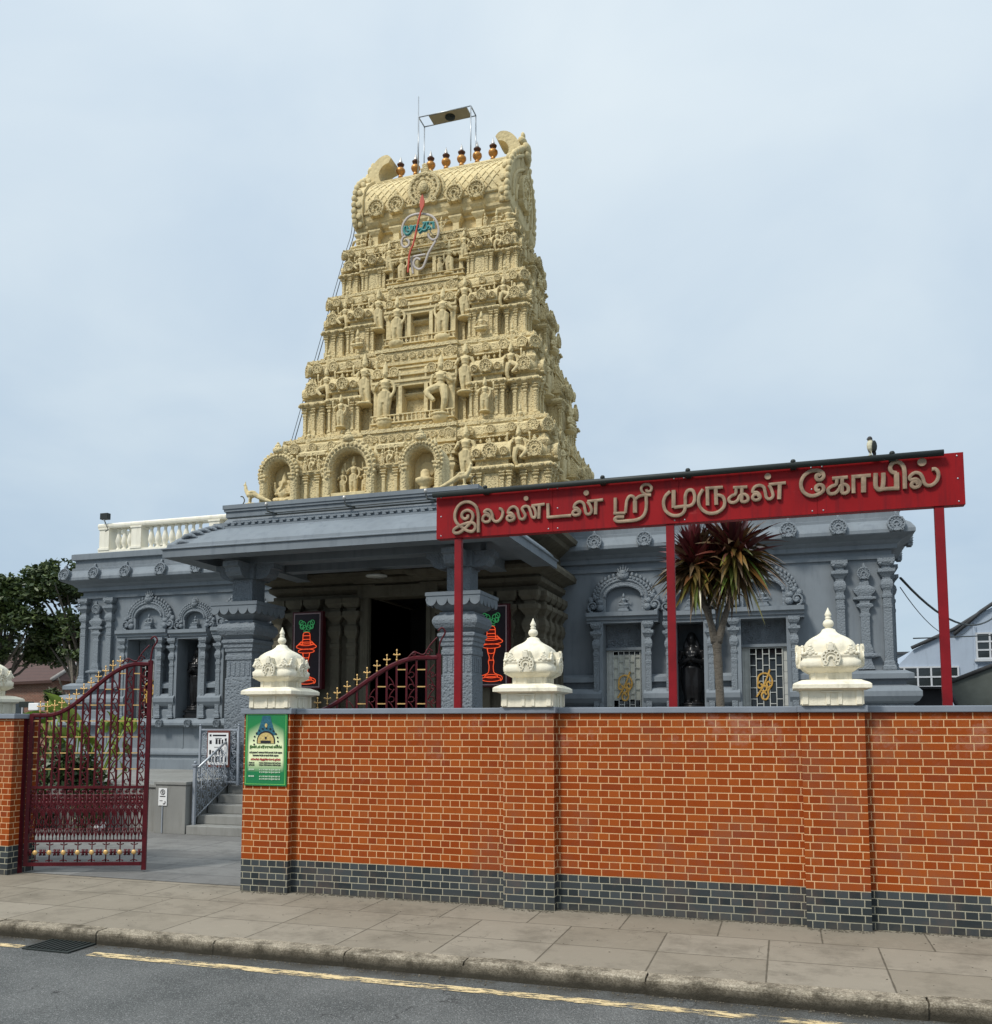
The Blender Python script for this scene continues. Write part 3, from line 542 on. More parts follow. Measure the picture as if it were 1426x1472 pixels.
# ---------------------------------------------------------------- figures (carved statues), unit height 1, facing -Y
def limb(b,pts,rs,n=8): b.tube(crom(pts,3),[rs[min(int(i/3),len(rs)-1)]*(1-(i%3)/3)+rs[min(int(i/3)+1,len(rs)-1)]*((i%3)/3) for i in range((len(pts)-1)*3+1)],n)
def figure(kind='stand',arms=4,crown=.16,seed=0,lean=0):
    b=MB(); r=random.Random(seed)
    if kind=='sit':
        hz=.16
        b.ball((0,0,.03),(.30,.20,.05),12,5)
        for s in (-1,1): limb(b,[(s*.09,0,hz),(s*.27,-.08,.13),(s*.08,-.17,.10)],[.085,.075,.05]); b.ball((s*.06,-.18,.09),(.07,.04,.035))
        sc=1.35
    elif kind=='dance':
        hz=.47; sc=1
        limb(b,[(-.05,0,hz),(-.09,-.05,.24),(-.03,0,.03)],[.085,.06,.04]); limb(b,[(.05,0,hz),(.20,-.12,.36),(.06,-.14,.20)],[.08,.06,.035]); b.ball((-.04,-.04,.02),(.045,.075,.02))
    else:
        hz=.47; sc=1
        for s in (-1,1):
            limb(b,[(s*.055,0,hz),(s*(.06+lean*s*.4),-.02,.25),(s*.065+lean,0,.03)],[.085,.065,.045]); b.ball((s*.065+lean,-.035,.02),(.04,.07,.022))
        b.tube([(0,0,.5),(0,-.01,.3)],[.11,.075],8)
        b.ball((0,.01,.14),(.09,.03,.13))
    def H(z): return hz+(z-.47)*sc
    b.ball((0,0,H(.47)),(.105*sc,.075*sc,.07*sc),12,8)
    b.tube([(0,0,H(.46)),(0,0,H(.56)),(0,-.005,H(.66)),(0,0,H(.73))],[.085*sc,.062*sc,.088*sc,.05*sc],12)
    b.ball((0,0,H(.70)),(.125*sc,.06*sc,.04*sc)); b.ball((0,-.05*sc,H(.665)),(.075*sc,.03*sc,.035*sc))
    b.tube([(0,0,H(.72)),(0,0,H(.78))],[.035*sc,.032*sc],8)
    b.ball((0,-.008,H(.815)),(.052*sc,.058*sc,.062*sc),12,8); b.ball((0,-.064*sc,H(.81)),(.012*sc,.014*sc,.018*sc),6,4)
    for s in (-1,1): b.ball((s*.055*sc,0,H(.80)),(.016*sc,.016*sc,.03*sc),6,4)
    b.tube([(0,0,H(.845)),(0,0,H(.87)),(0,0,H(.87+crown*.5)),(0,0,H(.87+crown))],[.066*sc,.06*sc,.042*sc,.012*sc],10)
    b.tube([(0,.0,H(.57)),(0,0,H(.585))],[.078*sc,.078*sc],12)
    sh=[(s*.125*sc,0,H(.695)) for s in (-1,1)]
    for i,s in enumerate((-1,1)):
        a=r.choice([0,1,2]) if arms==2 else (0 if i==0 else 1)
        x0,y0,z0=sh[i]
        if a==0: P=[(x0,y0,z0),(x0+s*.07*sc,-.01,z0-.14*sc),(x0-s*.01*sc,-.12*sc,z0-.10*sc)]
        elif a==1: P=[(x0,y0,z0),(x0+s*.05*sc,0,z0-.15*sc),(x0+s*.0*sc,-.04,z0-.29*sc)]
        else: P=[(x0,y0,z0),(x0+s*.12*sc,0,z0-.06*sc),(x0+s*.13*sc,-.04,z0+.10*sc)]
        limb(b,P,[.038*sc,.03*sc,.022*sc]); b.ball(P[-1],(.028*sc,.028*sc,.034*sc),6,4)
        if arms==4:
            P=[(x0,.02,z0),(x0+s*.13*sc,.02,z0-.07*sc),(x0+s*.14*sc,0,z0+.10*sc)]
            limb(b,P,[.036*sc,.028*sc,.02*sc]); b.ball((P[-1][0],0,P[-1][2]+.03),(.035*sc,.02*sc,.045*sc),8,5)
    if kind!='sit': b.lathe(0,0,[(.16,-.03),(.17,0),(.15,.015)],14)
    return b
FIG=[voxel(figure('stand',4,.16,1,.0),.010,'figure_a',M_cream),voxel(figure('stand',2,.13,4,.04),.010,'figure_b',M_cream),voxel(figure('dance',4,.15,2),.010,'figure_c',M_cream),voxel(figure('sit',2,.16,3),.010,'figure_d',M_cream),voxel(figure('stand',4,.19,6,-.04),.010,'figure_e',M_cream)]
FIGBLUE=voxel(figure('sit',2,.13,3),.018,'seated_figure',M_blue)
# black standing lady statue
b=MB()
for s in (-1,1):
    limb(b,[(s*.05,0,.47),(s*.055,-.02,.25),(s*.055,0,.07)],[.09,.07,.05]); b.ball((s*.055,-.04,.055),(.038,.07,.025))
b.tube([(0,0,.50),(0,-.005,.30),(0,0,.12)],[.11,.072,.055],12); b.ball((0,0,.47),(.125,.085,.08),12,8)
b.tube([(0,0,.46),(0,0,.56),(0,-.005,.66),(0,0,.74)],[.095,.068,.09,.05],12); b.ball((0,0,.70),(.13,.062,.045))
for s in (-1,1): b.ball((s*.045,-.07,.655),(.042,.035,.04))
b.tube([(0,0,.72),(0,0,.79)],[.038,.034],8); b.ball((0,-.008,.84),(.058,.062,.07),12,8); b.ball((0,-.07,.835),(.011,.013,.016),6,4)
b.ball((0,.025,.86),(.068,.062,.07)); b.tube(crom([(0,.05,.88),(0,.07,.75),(0,.06,.6),(0,.05,.5)],3),[.05]*10,8)
for s in (-1,1):
    b.tube([(s*.05,.02,.85),(s*.085,.01,.75),(s*.10,0,.64)],[.03,.035,.02],8)
    limb(b,[(s*.13,0,.695),(s*.17,.0,.56),(s*.04,-.13,.575)],[.042,.034,.026]); b.ball((s*.03,-.14,.58),(.03,.035,.02))
    b.tube(crom([(s*.13,.0,.55),(s*.14,.01,.4),(s*.12,0,.2)],3),[.015,.02,.02,.02,.02,.015,.01],8)
b.lathe(0,-.14,[(.02,.59),(.05,.61),(.055,.625)],10)
b.lathe(0,0,[(.17,0),(.18,.015),(.14,.03),(.14,.04),(.16,.05),(.15,.06)],16)
LADY=voxel(b,.012,'lady',M_black)
# ---------------------------------------------------------------- carved ornaments
def kudu(r=1,d=.12,fin=True):
    """horseshoe medallion in XZ plane, centre 0,0, radius r"""
    t=MB(); disc=[(r*.94*cos(2*pi*k/20),r*.94*sin(2*pi*k/20)) for k in range(20)]; t.pxz(disc,-d*.78,.05)
    t.band(arc(0,0,r*.92,-62,242,20),r*.20,d*1.0); t.band(arc(0,0,r*.60,-60,240,14),r*.14,d*.9); t.band(arc(0,-r*.05,r*.30,-60,240,10),r*.14,d*1.1)
    for a in range(-50,240,28): t.ball((r*.76*cos(radians(a)),-d*.8,r*.76*sin(radians(a))),(r*.085,d*.5,r*.085),6,4)
    for s in (-1,1): t.band(spiral(s*r*.62,-r*.78,r*.26,r*.05,90,420*s,12),r*.10,d)
    if fin: t.stack(0,-d*.4,[(r*.34,d*.5,r*.85),(r*.32,d*.5,r*1.0),(r*.2,d*.45,r*1.02),(r*.24,d*.5,r*1.25),(r*.12,d*.4,r*1.3),(r*.15,d*.4,r*1.5),(r*.03,d*.2,r*1.62)])
    return t
def pilaster(h,w,d=None,simple=False):
    """carved pilaster, base z=0, half width w"""
    d=d or w; t=MB()
    P=[(1.5,0),(1.5,.03),(1.2,.045),(1.2,.07),(.95,.085),(.95,.55),(1.05,.56),(1.05,.585),(.92,.59),(.92,.64),(1.1,.65),(1.1,.675),(.9,.68),(.85,.71),(1.25,.735),(1.45,.765),(1.25,.80),(.9,.815),(.9,.83),(1.5,.86),(1.95,.875),(1.95,.905),(1.0,.907),(1.0,.93),(1.35,.935),(1.9,.965),(1.9,1.0)]
    t.stack(0,0,[(w*a,d*a,h*z) for a,z in P]); return t
def torana(hw,h,base,blue=True):
    """arched pediment: half width hw, height h above base, XZ plane"""
    t=MB(); ri=hw*.50; ro=hw*.80; cz=base+h*.36
    outer=[(-hw*.86,base)]+[(ro*1.0*cos(radians(a)),cz+(h*.60)*sin(radians(a))) for a in range(190,-11,-10)]+[(hw*.86,base)]
    inner=[(ri*cos(radians(a)),cz+h*.30*sin(radians(a))) for a in range(0,181,12)]
    inner=[(ri,base)]+inner+[(-ri,base)]
    poly=outer+inner
    # as strip of quads between outer & inner
    n=22; vs=[];fs=[]
    for y in (-.09,.02):
        for i in range(n+1):
            a=radians(200-220*i/n); ai=radians(180-180*i/n)
            vs.append((ro*cos(a)*1.0,y,max(base,cz+h*.52*sin(a)))); vs.append((ri*cos(ai),y,cz+h*.27*sin(ai)))
    k=2*(n+1)
    for i in range(n):
        a=2*i; fs+=[(a,a+1,a+3,a+2),(k+a,k+a+2,k+a+3,k+a+1),(a,a+2,k+a+2,k+a),(a+1,k+a+1,k+a+3,a+3)]
    t.add(vs,fs)
    for s in (-1,1): t.box(min(s*ri,s*(ri+.10)),max(s*ri,s*(ri+.10)),-.095,.02,base,cz+.001)
    A=lambda q,x: [(ro*x*cos(radians(a)),cz+(h*.52*x)*sin(radians(a))) for a in q]
    t.band(A(range(195,-16,-10),.80),hw*.06,.115); t.band([(ri*1.05*cos(radians(a)),cz+h*.28*sin(radians(a))) for a in range(180,-1,-12)],hw*.07,.13)
    for a in range(-8,190,9):
        x,z=ro*1.06*cos(radians(a)),cz+h*.56*sin(radians(a)); t.ball((x,-.05,z),(hw*.055,.05,hw*.075),6,4)
        x,z=ro*.91*cos(radians(a)),cz+h*.475*sin(radians(a)); t.ball((x,-.09,z),(hw*.045,.03,hw*.045),6,4)
    # crest
    t.ball((0,-.10,cz+h*.50),(hw*.17,.07,hw*.12),10,6); t.ball((0,-.11,cz+h*.58),(hw*.11,.06,hw*.09),8,5)
    for a in (-50,-25,0,25,50): t.tube([(hw*.1*sin(radians(a)),-.08,cz+h*.56),(hw*.20*sin(radians(a)),-.08,cz+h*.56+hw*.26*cos(radians(a)))],[.03*hw/.8,.012],6)
    # scroll beasts at both ends
    for s in (-1,1):
        t.band(spiral(s*hw*.86,base+h*.14,hw*.17,hw*.03,-90,430*s,16),hw*.055,.13); t.ball((s*hw*.86,-.07,base+h*.14),(hw*.10,.06,hw*.10),8,5)
        t.ball((s*hw*.66,-.09,base+h*.10),(hw*.12,.07,hw*.11),8,5); t.ball((s*hw*.68,-.09,base+h*.24),(hw*.11,.06,hw*.09),8,5); t.ball((s*hw*.93,-.06,base+h*.30),(hw*.09,.05,hw*.10),8,5)
        t.ball((s*hw*.80,-.07,base+h*.36),(hw*.08,.05,hw*.09),8,5); t.ball((s*hw*.99,-.05,base+h*.08),(hw*.09,.05,hw*.08),8,5)
    return t,ri,cz
# ---------------------------------------------------------------- temple wings
YW=20.0
def P(pts): return [(YW-o,z) for o,z in pts]
PLINTH=[(.42,.8),(.42,1.05),(.36,1.08),(.36,1.14),(.42,1.17),(.42,1.22),(.34,1.26),(.30,1.33),(.30,1.86),(.36,1.88),(.50,1.92),(.50,1.98),(.42,2.06),(.32,2.10)]
BASE=[(.32,2.10),(.32,2.30),(.26,2.36),(.36,2.42),(.42,2.52),(.42,2.62),(.34,2.72),(.16,2.76),(.16,2.86),(.30,2.88),(.30,2.98),(.16,3.05),(0,3.06)]
CORN=[(0,5.36),(.05,5.37),(.05,5.45),(.0,5.46),(.0,5.55),(.10,5.57),(.10,5.66),(.16,5.70),(.20,5.74),(.40,5.82),(.42,5.84),(.42,5.91),(.40,5.95),(.34,6.04),(.26,6.10),(.22,6.13),(.22,6.19),(.16,6.21),(.16,6.40),(.24,6.43),(.24,6.58),(.2,6.60)]
def wing(x0,x1,ends,openings,label,name_loc):
    t=empty('temple_wing',label,'temple wing',name_loc)
    D=12
    def bb(mb,nm,mat,par=t,bevel=0):
        o=mb.build(nm,mat,par,bevel=bevel); o.location=-Vector(name_loc) if par is t else (0,0,0); return o
    # full-height body returns with mouldings: left/right offsets only at free end
    W=MB()
    ops=sorted(openings); cur=x0
    el,er=ends
    def seg(a,b,prof,mb,oa=False,ob=False):
        # extruded front profile from a to b ; oa/ob: mitred return at free end
        vs=[];fs=[];n=len(prof)
        for o,z in prof: vs.append((a-(o if oa else 0),YW-o,z))
        for o,z in prof: vs.append((b+(o if ob else 0),YW-o,z))
        fs=[(i,n+i,n+i+1,i+1) for i in range(n-1)]
        if oa:
            for o,z in prof: vs.append((a-o,YW+D,z))
            fs+=[(i,i+1,2*n+i+1,2*n+i) for i in range(n-1)]
        if ob:
            k=len(vs)
            for o,z in prof: vs.append((b+o,YW+D,z))
            fs+=[(n+i,k+i,k+i+1,n+i+1) for i in range(n-1)]
        mb.add(vs,fs)
    pl=MB(); seg(x0,x1,PLINTH+[(.0,2.101)],pl,el,er); 
    for i,xx in enumerate([x0+1.2*k for k in range(1,7)]):
        pl.box(xx-.025,xx+.025,YW-.312,YW-.30,1.33,1.86)
    bb(pl,'plinth',M_blue)
    # wall between openings
    wl_=MB(); e=.24
    cuts=[x0]+[v for (a,b_,*_) in ops for v in (a,b_)]+[x1]
    for i in range(0,len(cuts),2):
        a,b_=cuts[i],cuts[i+1]; seg(a,b_,BASE+[(0,5.36)],wl_,el and i==0,er and i+2>=len(cuts))
        for xx,s in ((a,-1),(b_,1)):   # reveal sides (jambs through the mouldings)
            if (i==0 and s==-1) or (i+2>=len(cuts) and s==1): continue
            n=len(BASE); vs=[(xx,YW-o,z) for o,z in BASE]+[(xx,YW+.55,3.06),(xx,YW+.55,2.10)]
            wl_.add(vs,[tuple(range(len(vs))) if s==1 else tuple(range(len(vs)-1,-1,-1))])
            wl_.add([(xx,YW,3.06),(xx,YW+.55,3.06),(xx,YW+.55,4.30),(xx,YW,4.30)],[(0,1,2,3) if s==1 else (3,2,1,0)])
    for a,b_,top,kind in ops:
        wl_.add([(a,YW,top),(b_,YW,top),(b_,YW,5.36),(a,YW,5.36)],[(0,1,2,3)]); wl_.add([(a,YW,top),(b_,YW,top),(b_,YW+.55,top),(a,YW+.55,top)],[(3,2,1,0)])
        if top<4.30:
            pass
        wl_.add([(a,YW-.32,2.101),(b_,YW-.32,2.101),(b_,YW+.55,2.101),(a,YW+.55,2.101)],[(0,1,2,3)])
        wl_.add([(a,YW+.55,2.1),(b_,YW+.55,2.1),(b_,YW+.55,top),(a,YW+.55,top)],[(0,1,2,3)])
    bb(wl_,'wall',M_blue)
    co=MB(); seg(x0,x1,CORN,co,el,er); co.add([(x0-(.2 if el else 0),YW-.2,6.6),(x1+(.2 if er else 0),YW-.2,6.6),(x1+(.2 if er else 0),YW+D,6.6),(x0-(.2 if el else 0),YW+D,6.6)],[(0,1,2,3)])
    co.add([(x0-(.2 if el else 0),YW+D,.8),(x1+(.2 if er else 0),YW+D,.8),(x1+(.2 if er else 0),YW+D,6.6),(x0-(.2 if el else 0),YW+D,6.6)],[(3,2,1,0)])
    bb(co,'cornice',M_blue)
    # window / niche surrounds
    for a,b_,top,kind in ops:
        cx=(a+b_)/2; hw=(b_-a)/2
        fr=MB()
        fr.box(a-.05,a+.035,YW-.36,YW+.1,2.102,top-.021); fr.box(b_-.035,b_+.05,YW-.36,YW+.1,2.102,top-.021)
        lw=hw+(.33 if kind=='window' else .22)
        lp=[(.0,top-.02),(.34,top-.02),(.34,top+.04),(.38,top+.05),(.38,top+.10),(.44,top+.13),(.44,top+.22),(.0,top+.26)]
        fr.px(P(lp),cx-lw,cx+lw)
        s_=bb(fr,'surround',M_blue)
        for s in (-1,1):
            p=pilaster(top-2.1,.062,.055); o=p.build('pilaster',M_bluecarve,t); o.location=Vector((cx+s*(hw+.115),YW-.33,2.1))-Vector(name_loc)
        base=top+.26; hgt=.92 if kind=='window' else .74; ww=.80 if kind=='window' else .60
        tor,ri,cz=torana(ww,hgt,0,True)
        o=tor.build('arched_pediment',M_bluecarve,t); o.location=Vector((cx,YW-.03,base))-Vector(name_loc); fixnormals(o.data)
        q=place('deity_relief',FIGBLUE,t,Vector((cx,YW-.09,base+.12))-Vector(name_loc),(0,0,0),(.34,.34,.34) if kind=='window' else (.26,.26,.26))
        o=MB().stack(0,0,[(.12,.09,0),(.12,.09,.04),(.09,.07,.05),(.09,.07,.09),(.11,.08,.10),(.11,.08,.12)]).build('pedestal',M_blue,t); o.location=Vector((cx,YW-.08,base))-Vector(name_loc)
        if kind=='window':
            pm=MB().box(a+.036,b_-.036,YW+.12,YW+.2,3.66,top)
            for s in (-1,1):
                for (dx,dz,r_) in ((.12,.12,.09),(.27,.10,.07),(.20,.26,.08),(.34,.25,.05),(.08,.34,.07),(.27,.40,.05)):
                    if dx+r_<hw: pm.merge(MB().band([(cx+s*x_,3.68+z_) for x_,z_ in spiral(dx,dz,r_,.015,40,480,14)],.022,.022),Matrix.Translation((0,YW+.12,0)))
            o=bb(pm,'carved_panel',M_bluecarve)
            o=bb(MB().box(a+.036,b_-.036,YW-.02,YW+.2,3.60,3.66),'transom',M_blue)
            wd=empty('window',None,None) if 0 else link('window',MB().box(a+.036,b_-.036,YW+.34,YW+.36,2.11,3.60).mesh('glass',M_glass),t); wd.location=-Vector(name_loc)
            # grille
            g=MB(); x0g,x1g=a+.19,b_-.13; nb=5; gz0,gz1=2.11,3.59; yy=YW+.03
            for k in range(nb+1):
                x=x0g+(x1g-x0g)*k/nb; g.box(x-.009,x+.009,yy,yy+.02,gz0,gz1)
            cw=(x1g-x0g)/nb
            for k in range(nb):
                z=gz1-.02-(.12 if k%2==0 else .22); 
                while z>gz0: g.box(x0g+cw*k+.009,x0g+cw*(k+1)-.009,yy+.001,yy+.019,z-.008,z+.008); z-=.24
            g.box(x0g,x1g,yy-.001,yy+.021,gz1-.02,gz1)
            bb(g,'grille',M_lead)
            pn=MB(); pn.box(a+.036,x0g-.009,YW+.06,YW+.075,2.11,3.6); pn.box(x1g+.009,b_-.036,YW+.06,YW+.075,2.11,3.6)
            for zz_ in [2.35+.24*k for k in range(6)]:
                pn.box(a+.037,x0g-.01,YW+.052,YW+.06,zz_,zz_+.012); pn.box(x1g+.01,b_-.037,YW+.052,YW+.06,zz_,zz_+.012)
            for xx in (a+.085,): pn.box(xx,xx+.012,YW+.05,YW+.06,2.11,3.6)
            bb(pn,'side_panel',M_lead)
            if t.get('bl') is None and kind=='window' and abs(cx+3.38)<.1:
                bb(MB().box(x0g,x1g,YW+.065,YW+.075,2.50,3.50),'blind',M_blind)
            om=MB(); gx=cx+.0; gz=2.78; S=.0026*100
            def q(pts): return [(gx+x*.19,gz+z*.27) for x,z in pts]
            for pts in ([(-.55,.25),(-.8,.1),(-.75,-.15),(-.45,-.2),(-.3,0),(-.5,.12)],[(-.8,.15),(-.7,.7),(-.2,.95),(.4,.85),(.75,.45),(.7,0),(.35,-.15),(.15,.1),(.4,.3),(.55,.1)],[(.6,-.1),(.3,-.45),(.35,-.8),(.1,-1.1),(-.3,-1.05),(-.4,-.7),(-.1,-.55),(.1,-.75)],[(-.95,-.9),(-.4,-.3),(.1,.4),(.55,1.25)],[(-.2,.1),(0,-.1),(.2,.05),(.1,-.4),(-.35,-.45)]): om.band(crom(q(pts),4),.036,.02)
            o=bb(om,'gold_emblem',M_gold); o.location=o.location+Vector((0,YW+.028,0)); fixnormals(o.data)
    return t,bb
def wall_column(t,loc,x,corner=False):
    p=pilaster(2.30,.085,.075)
    for s in (-1,1): p.ball((s*.11,-.10,2.20),(.05,.05,.05),8,5)
    o=p.build('pilaster',M_bluecarve,t); o.location=Vector((x,YW-.05,3.06))-Vector(loc)
def kumbha(t,loc,x):
    p=MB(); prof=[(.16,0,.0),(.10,.16),(.09,.22),(.26,.26),(.26,.30),(.13,.33),(.13,.42),(.11,.46),(.10,.50),(.085,.52),(.085,1.08),(.10,1.10),(.10,1.14),(.08,1.16),(.08,1.22),(.10,1.26),(.16,1.30),(.16,1.34),(.09,1.37),(.10,1.42),(.22,1.45),(.22,1.49),(.12,1.51),(.20,1.60),(.22,1.66),(.10,1.74),(.08,1.86)]
    P2=[(a[0],.05+a[0]*.25,a[-1]) for a in prof]; p.stack(0,0,P2)
    p.merge(kudu(.13,.06),Matrix.Translation((0,-.06,1.99)))
    o=p.build('niche_pilaster',M_bluecarve,t); o.location=Vector((x,YW-.03,3.08))-Vector(loc); fixnormals(o.data)
KUD=kudu(.17,.09).mesh('kudu',M_bluecarve); fixnormals(KUD)
def kudus(t,loc,xs,z=5.99):
    for x in xs: place('medallion',KUD,t,Vector((x,YW-.40,z))-Vector(loc),(radians(-14),0,0))
LR=(-1.3,20,.8); LL=(-14.6,20,.8)
wr,bbR=wing(-4.82,2.18,(False,True),[(-3.84,-2.92,4.20,'window'),(-2.25,-1.59,4.17,'niche'),(-.89,.10,4.20,'window')],'grey blue temple wing right of the cream tower, behind the dark red palm',LR)
for x in (1.15,2.05): wall_column(wr,LR,x)
kumbha(wr,LR,1.62); kudus(wr,LR,[-3.96,-2.85,-1.85,-.85,.16,1.14,2.24])
for k in range(3):   # side columns on the return wall
    pp=pilaster(2.3,.075,.095); o=pp.build('pilaster',M_bluecarve,wr); o.location=Vector((2.23,20.9+k*1.8,3.06))-Vector(LR)
    o=kudu(.155,.1).build('medallion',M_bluecarve,wr); o.location=Vector((2.60,21+k*1.9,5.93))-Vector(LR); o.rotation_euler=(0,0,pi/2); fixnormals(o.data)
wlft,bbL=wing(-18.36,-11.15,(True,False),[(-16.56,-15.62,4.20,'window'),(-15.0,-14.28,4.17,'niche'),(-13.6,-12.65,4.20,'window')],'grey blue temple wing left of the porch, behind the open gate leaf',LL)
for x in (-18.22,-17.37): wall_column(wlft,LL,x)
kumbha(wlft,LL,-17.80); kudus(wlft,LL,[-18.62,-17.64,-16.62,-15.5,-14.4,-13.3])
KU2=kudu(.10,.06,False).mesh('kudu_small',M_bluecarve); fixnormals(KU2)
for T_,L_,xs in ((wlft,LL,[-17.9+.86*k for k in range(9)]),(wr,LR,[-4.3+.86*k for k in range(8)])):
    for x in xs: place('plinth_medallion',KU2,T_,Vector((x,YW-.50,1.97))-Vector(L_))
# niche statues
for x,z,lb in ((-1.92,2.105,'black stone figure of a woman in the wall niche left of the palm trunk'),(-14.62,2.105,'black stone figure of a woman in the niche between gate and left porch column')):
    e=empty('statue',lb,'statue',(x,YW+.05,z)); place('body',LADY,e,(0,0,.20),sc=(1.60,1.5,1.80))
    MB().stack(0,0,[(.27,.2,0),(.27,.2,.07),(.23,.17,.08),(.23,.17,.14),(.26,.19,.15),(.26,.19,.2)]).build('plinth',M_black,e)
# roof balustrade, left wing
be=empty('roof_balustrade','ivory balustrade on the roof edge of the left wing','balustrade',(-18.4,21,6.6))
bal=MB().lathe(0,0,[(.075,0),(.08,.03),(.05,.06),(.045,.09),(.085,.17),(.095,.23),(.075,.33),(.045,.43),(.04,.50),(.06,.53),(.06,.56)],10).mesh('baluster',M_ball)
def pbox(x0,x1,y0,y1,z0,z1): return MB().box(x0,x1,y0,y1,z0,z1)
rail=MB().px([(-.17,.94),(.17,.94),(.19,.99),(.19,1.04),(.15,1.08),(-.15,1.08),(-.19,1.04),(-.19,.99)],-.30,7.0); 
rail.box(-.23,-.12,.191,8,.94,1.08)
rail.build('handrail',M_ball,be,bevel=.006)
f=MB().px([(-.17,.0),(.17,0),(.17,.3),(-.17,.3)],-.28,7.0); f.box(-.22,.12,.171,8,0,.3); f.build('footing',M_ball,be,bevel=.006)
pd=MB().stack(0,0,[(.19,.3),(.19,.36),(.165,.37),(.165,.88),(.19,.9),(.19,.94)]).mesh('pedestal',M_ball)
for x,y in ((-.08,0),(1.02,0),(3.6,0),(6.0,0),(-.05,2.4)): place('pedestal',pd,be,(x,y,0))
for x in [.30,.50,.70]+[1.42+.232*k for k in range(8)]+[3.95+.232*k for k in range(8)]: place('baluster',bal,be,(x,0,.3),sc=(1,1,1.13))
for y in [.4+.23*k for k in range(8)]: place('baluster',bal,be,(-.05,y,.3),sc=(1,1,1.13))
fl=empty('floodlight','small dark floodlight clipped on the corner of the ivory roof balustrade','floodlight',(-18.42,20.78,7.66))
MB().box(-.13,.13,-.07,.07,.12,.30).build('housing',M_pipe,fl,bevel=.01); MB().tube([(0,.02,.02),(0,-.05,.12)],.018,6).build('bracket',M_steel,fl); MB().tube(crom([(0,0,.05),(.12,-.09,-.06),(.2,-.1,-.2),(.1,-.09,-.25)],4),.012,5).build('cable',M_pipe,fl)
# ---------------------------------------------------------------- terrace, steps
te=empty('terrace','grey granite terrace in front of the temple with a low block beside the steps','terrace',(-8,17,0))
b=MB(); b.box(-19.6,-10.9,14.05,19.6,0,.8); b.box(-10.9,-4.4,15.30,19.6,0,.801); b.box(-4.4,4,15.2,19.6,0,.8); o=atw(b,'platform',M_step,te,.01)
b=MB(); b.box(-10.93,-10.28,13.86,15.3,0,.87); b.box(-10.95,-10.26,13.84,15.3,.87,.93); atw(b,'side_block',M_step,te,.01)
b=MB(); b.box(-19.62,-10.94,14.02,14.4,.8,.86); atw(b,'edge_stone',M_step,te,.008)
st=empty('entrance_steps','five grey granite steps climbing to the porch beside the metal handrail','steps',(-7.5,14,0))
for k in range(5): atw(MB().box(-10.24,-5.3,13.84+k*.31,15.30-.001*k,(.16*k+.001) if k else 0,.16*(k+1)),'step',M_step,st,.012)
# ---------------------------------------------------------------- granite tower base with doorway
CX=-8.0
gt=empty('stone_gatehouse','brown weathered granite hall under the cream tower with pilasters and a dark doorway','tower base',(CX,20,.8))
def atg(mb,n,m,bevel=0): return atw(mb,n,m,gt,bevel)
FG=17.95; X0,X1=-11.02,-4.86
b=MB()
prof=[(.22,.8),(.22,1.05),(.12,1.1),(.22,1.2),(.22,1.3),(.1,1.38),(.1,1.5),(.18,1.55),(.18,1.62),(0,1.66),(0,4.72),(.05,4.74),(.05,4.82),(.0,4.84),(.12,4.92),(.14,5.0),(.08,5.06),(.22,5.12),(.38,5.16),(.40,5.24),(.34,5.34),(.12,5.42),(.1,5.5),(.04,5.52),(.04,5.72),(.12,5.76),(.30,5.84),(.34,5.92),(.48,5.96),(.50,6.06),(.46,6.10),(.14,6.12),(.14,6.62),(.05,6.64)]
# sides and back as rings with a door gap in the front built from two blocks
for a,c in ((X0,-8.64),(-7.30,X1)): b.rings(a,c,FG,24,prof)
b.box(-8.70,-7.24,FG+.02,24,4.80,6.6)
b.rings(-8.9,-7.0,FG-.02,FG+.4,[(0,5.0),(.12,5.05),(.14,5.15),(.1,5.2),(.36,5.25),(.36,5.34),(.1,5.44)])
atg(b,'wall',M_granite)
b=MB(); b.box(-8.86,-8.64,FG-.10,FG+.35,.81,4.72); b.box(-7.30,-7.08,FG-.10,FG+.35,.81,4.72); b.box(-8.92,-7.02,FG-.14,FG+.35,4.72,4.98); b.box(-8.76,-8.66,FG-.13,FG-.10,.82,4.72); b.box(-7.28,-7.18,FG-.13,FG-.10,.82,4.72); atg(b,'door_frame',M_granite,.008)
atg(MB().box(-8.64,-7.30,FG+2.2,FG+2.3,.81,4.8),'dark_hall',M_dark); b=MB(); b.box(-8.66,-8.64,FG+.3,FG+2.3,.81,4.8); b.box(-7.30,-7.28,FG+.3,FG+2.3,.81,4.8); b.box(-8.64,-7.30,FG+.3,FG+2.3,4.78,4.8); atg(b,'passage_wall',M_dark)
def gp(x,y,rot=0,w=.11,h=3.06):
    p=pilaster(h,w,.09); o=p.build('pilaster',M_granite,gt); o.location=Vector((x,y,1.66))-Vector(gt.location); o.rotation_euler=(0,0,rot)
for x in (-10.9,-10.45,-10.0,-9.45,-9.05,-6.85,-6.45,-5.95,-5.45,-4.98): gp(x,FG-.05)
for y in (18.15,18.62,19.1,19.6): gp(X1+.05,y,pi/2)
b=MB()
for x in (-10.75,-10.1,-9.6,-6.3,-5.8,-5.1): b.box(x-.12,x+.12,FG-.14,FG+.02,6.13,6.60)
for y in (18.3,18.9,19.5): b.box(X1,X1+.16,y-.12,y+.12,6.13,6.6)
b.box(-9.75,-9.30,FG-.10,FG,1.70,1.95); b.box(-9.70,-9.35,FG-.16,FG,1.95,2.05); b.box(-6.7,-6.3,FG-.10,FG,1.70,1.95)
atg(b,'block_course',M_granite,.01)
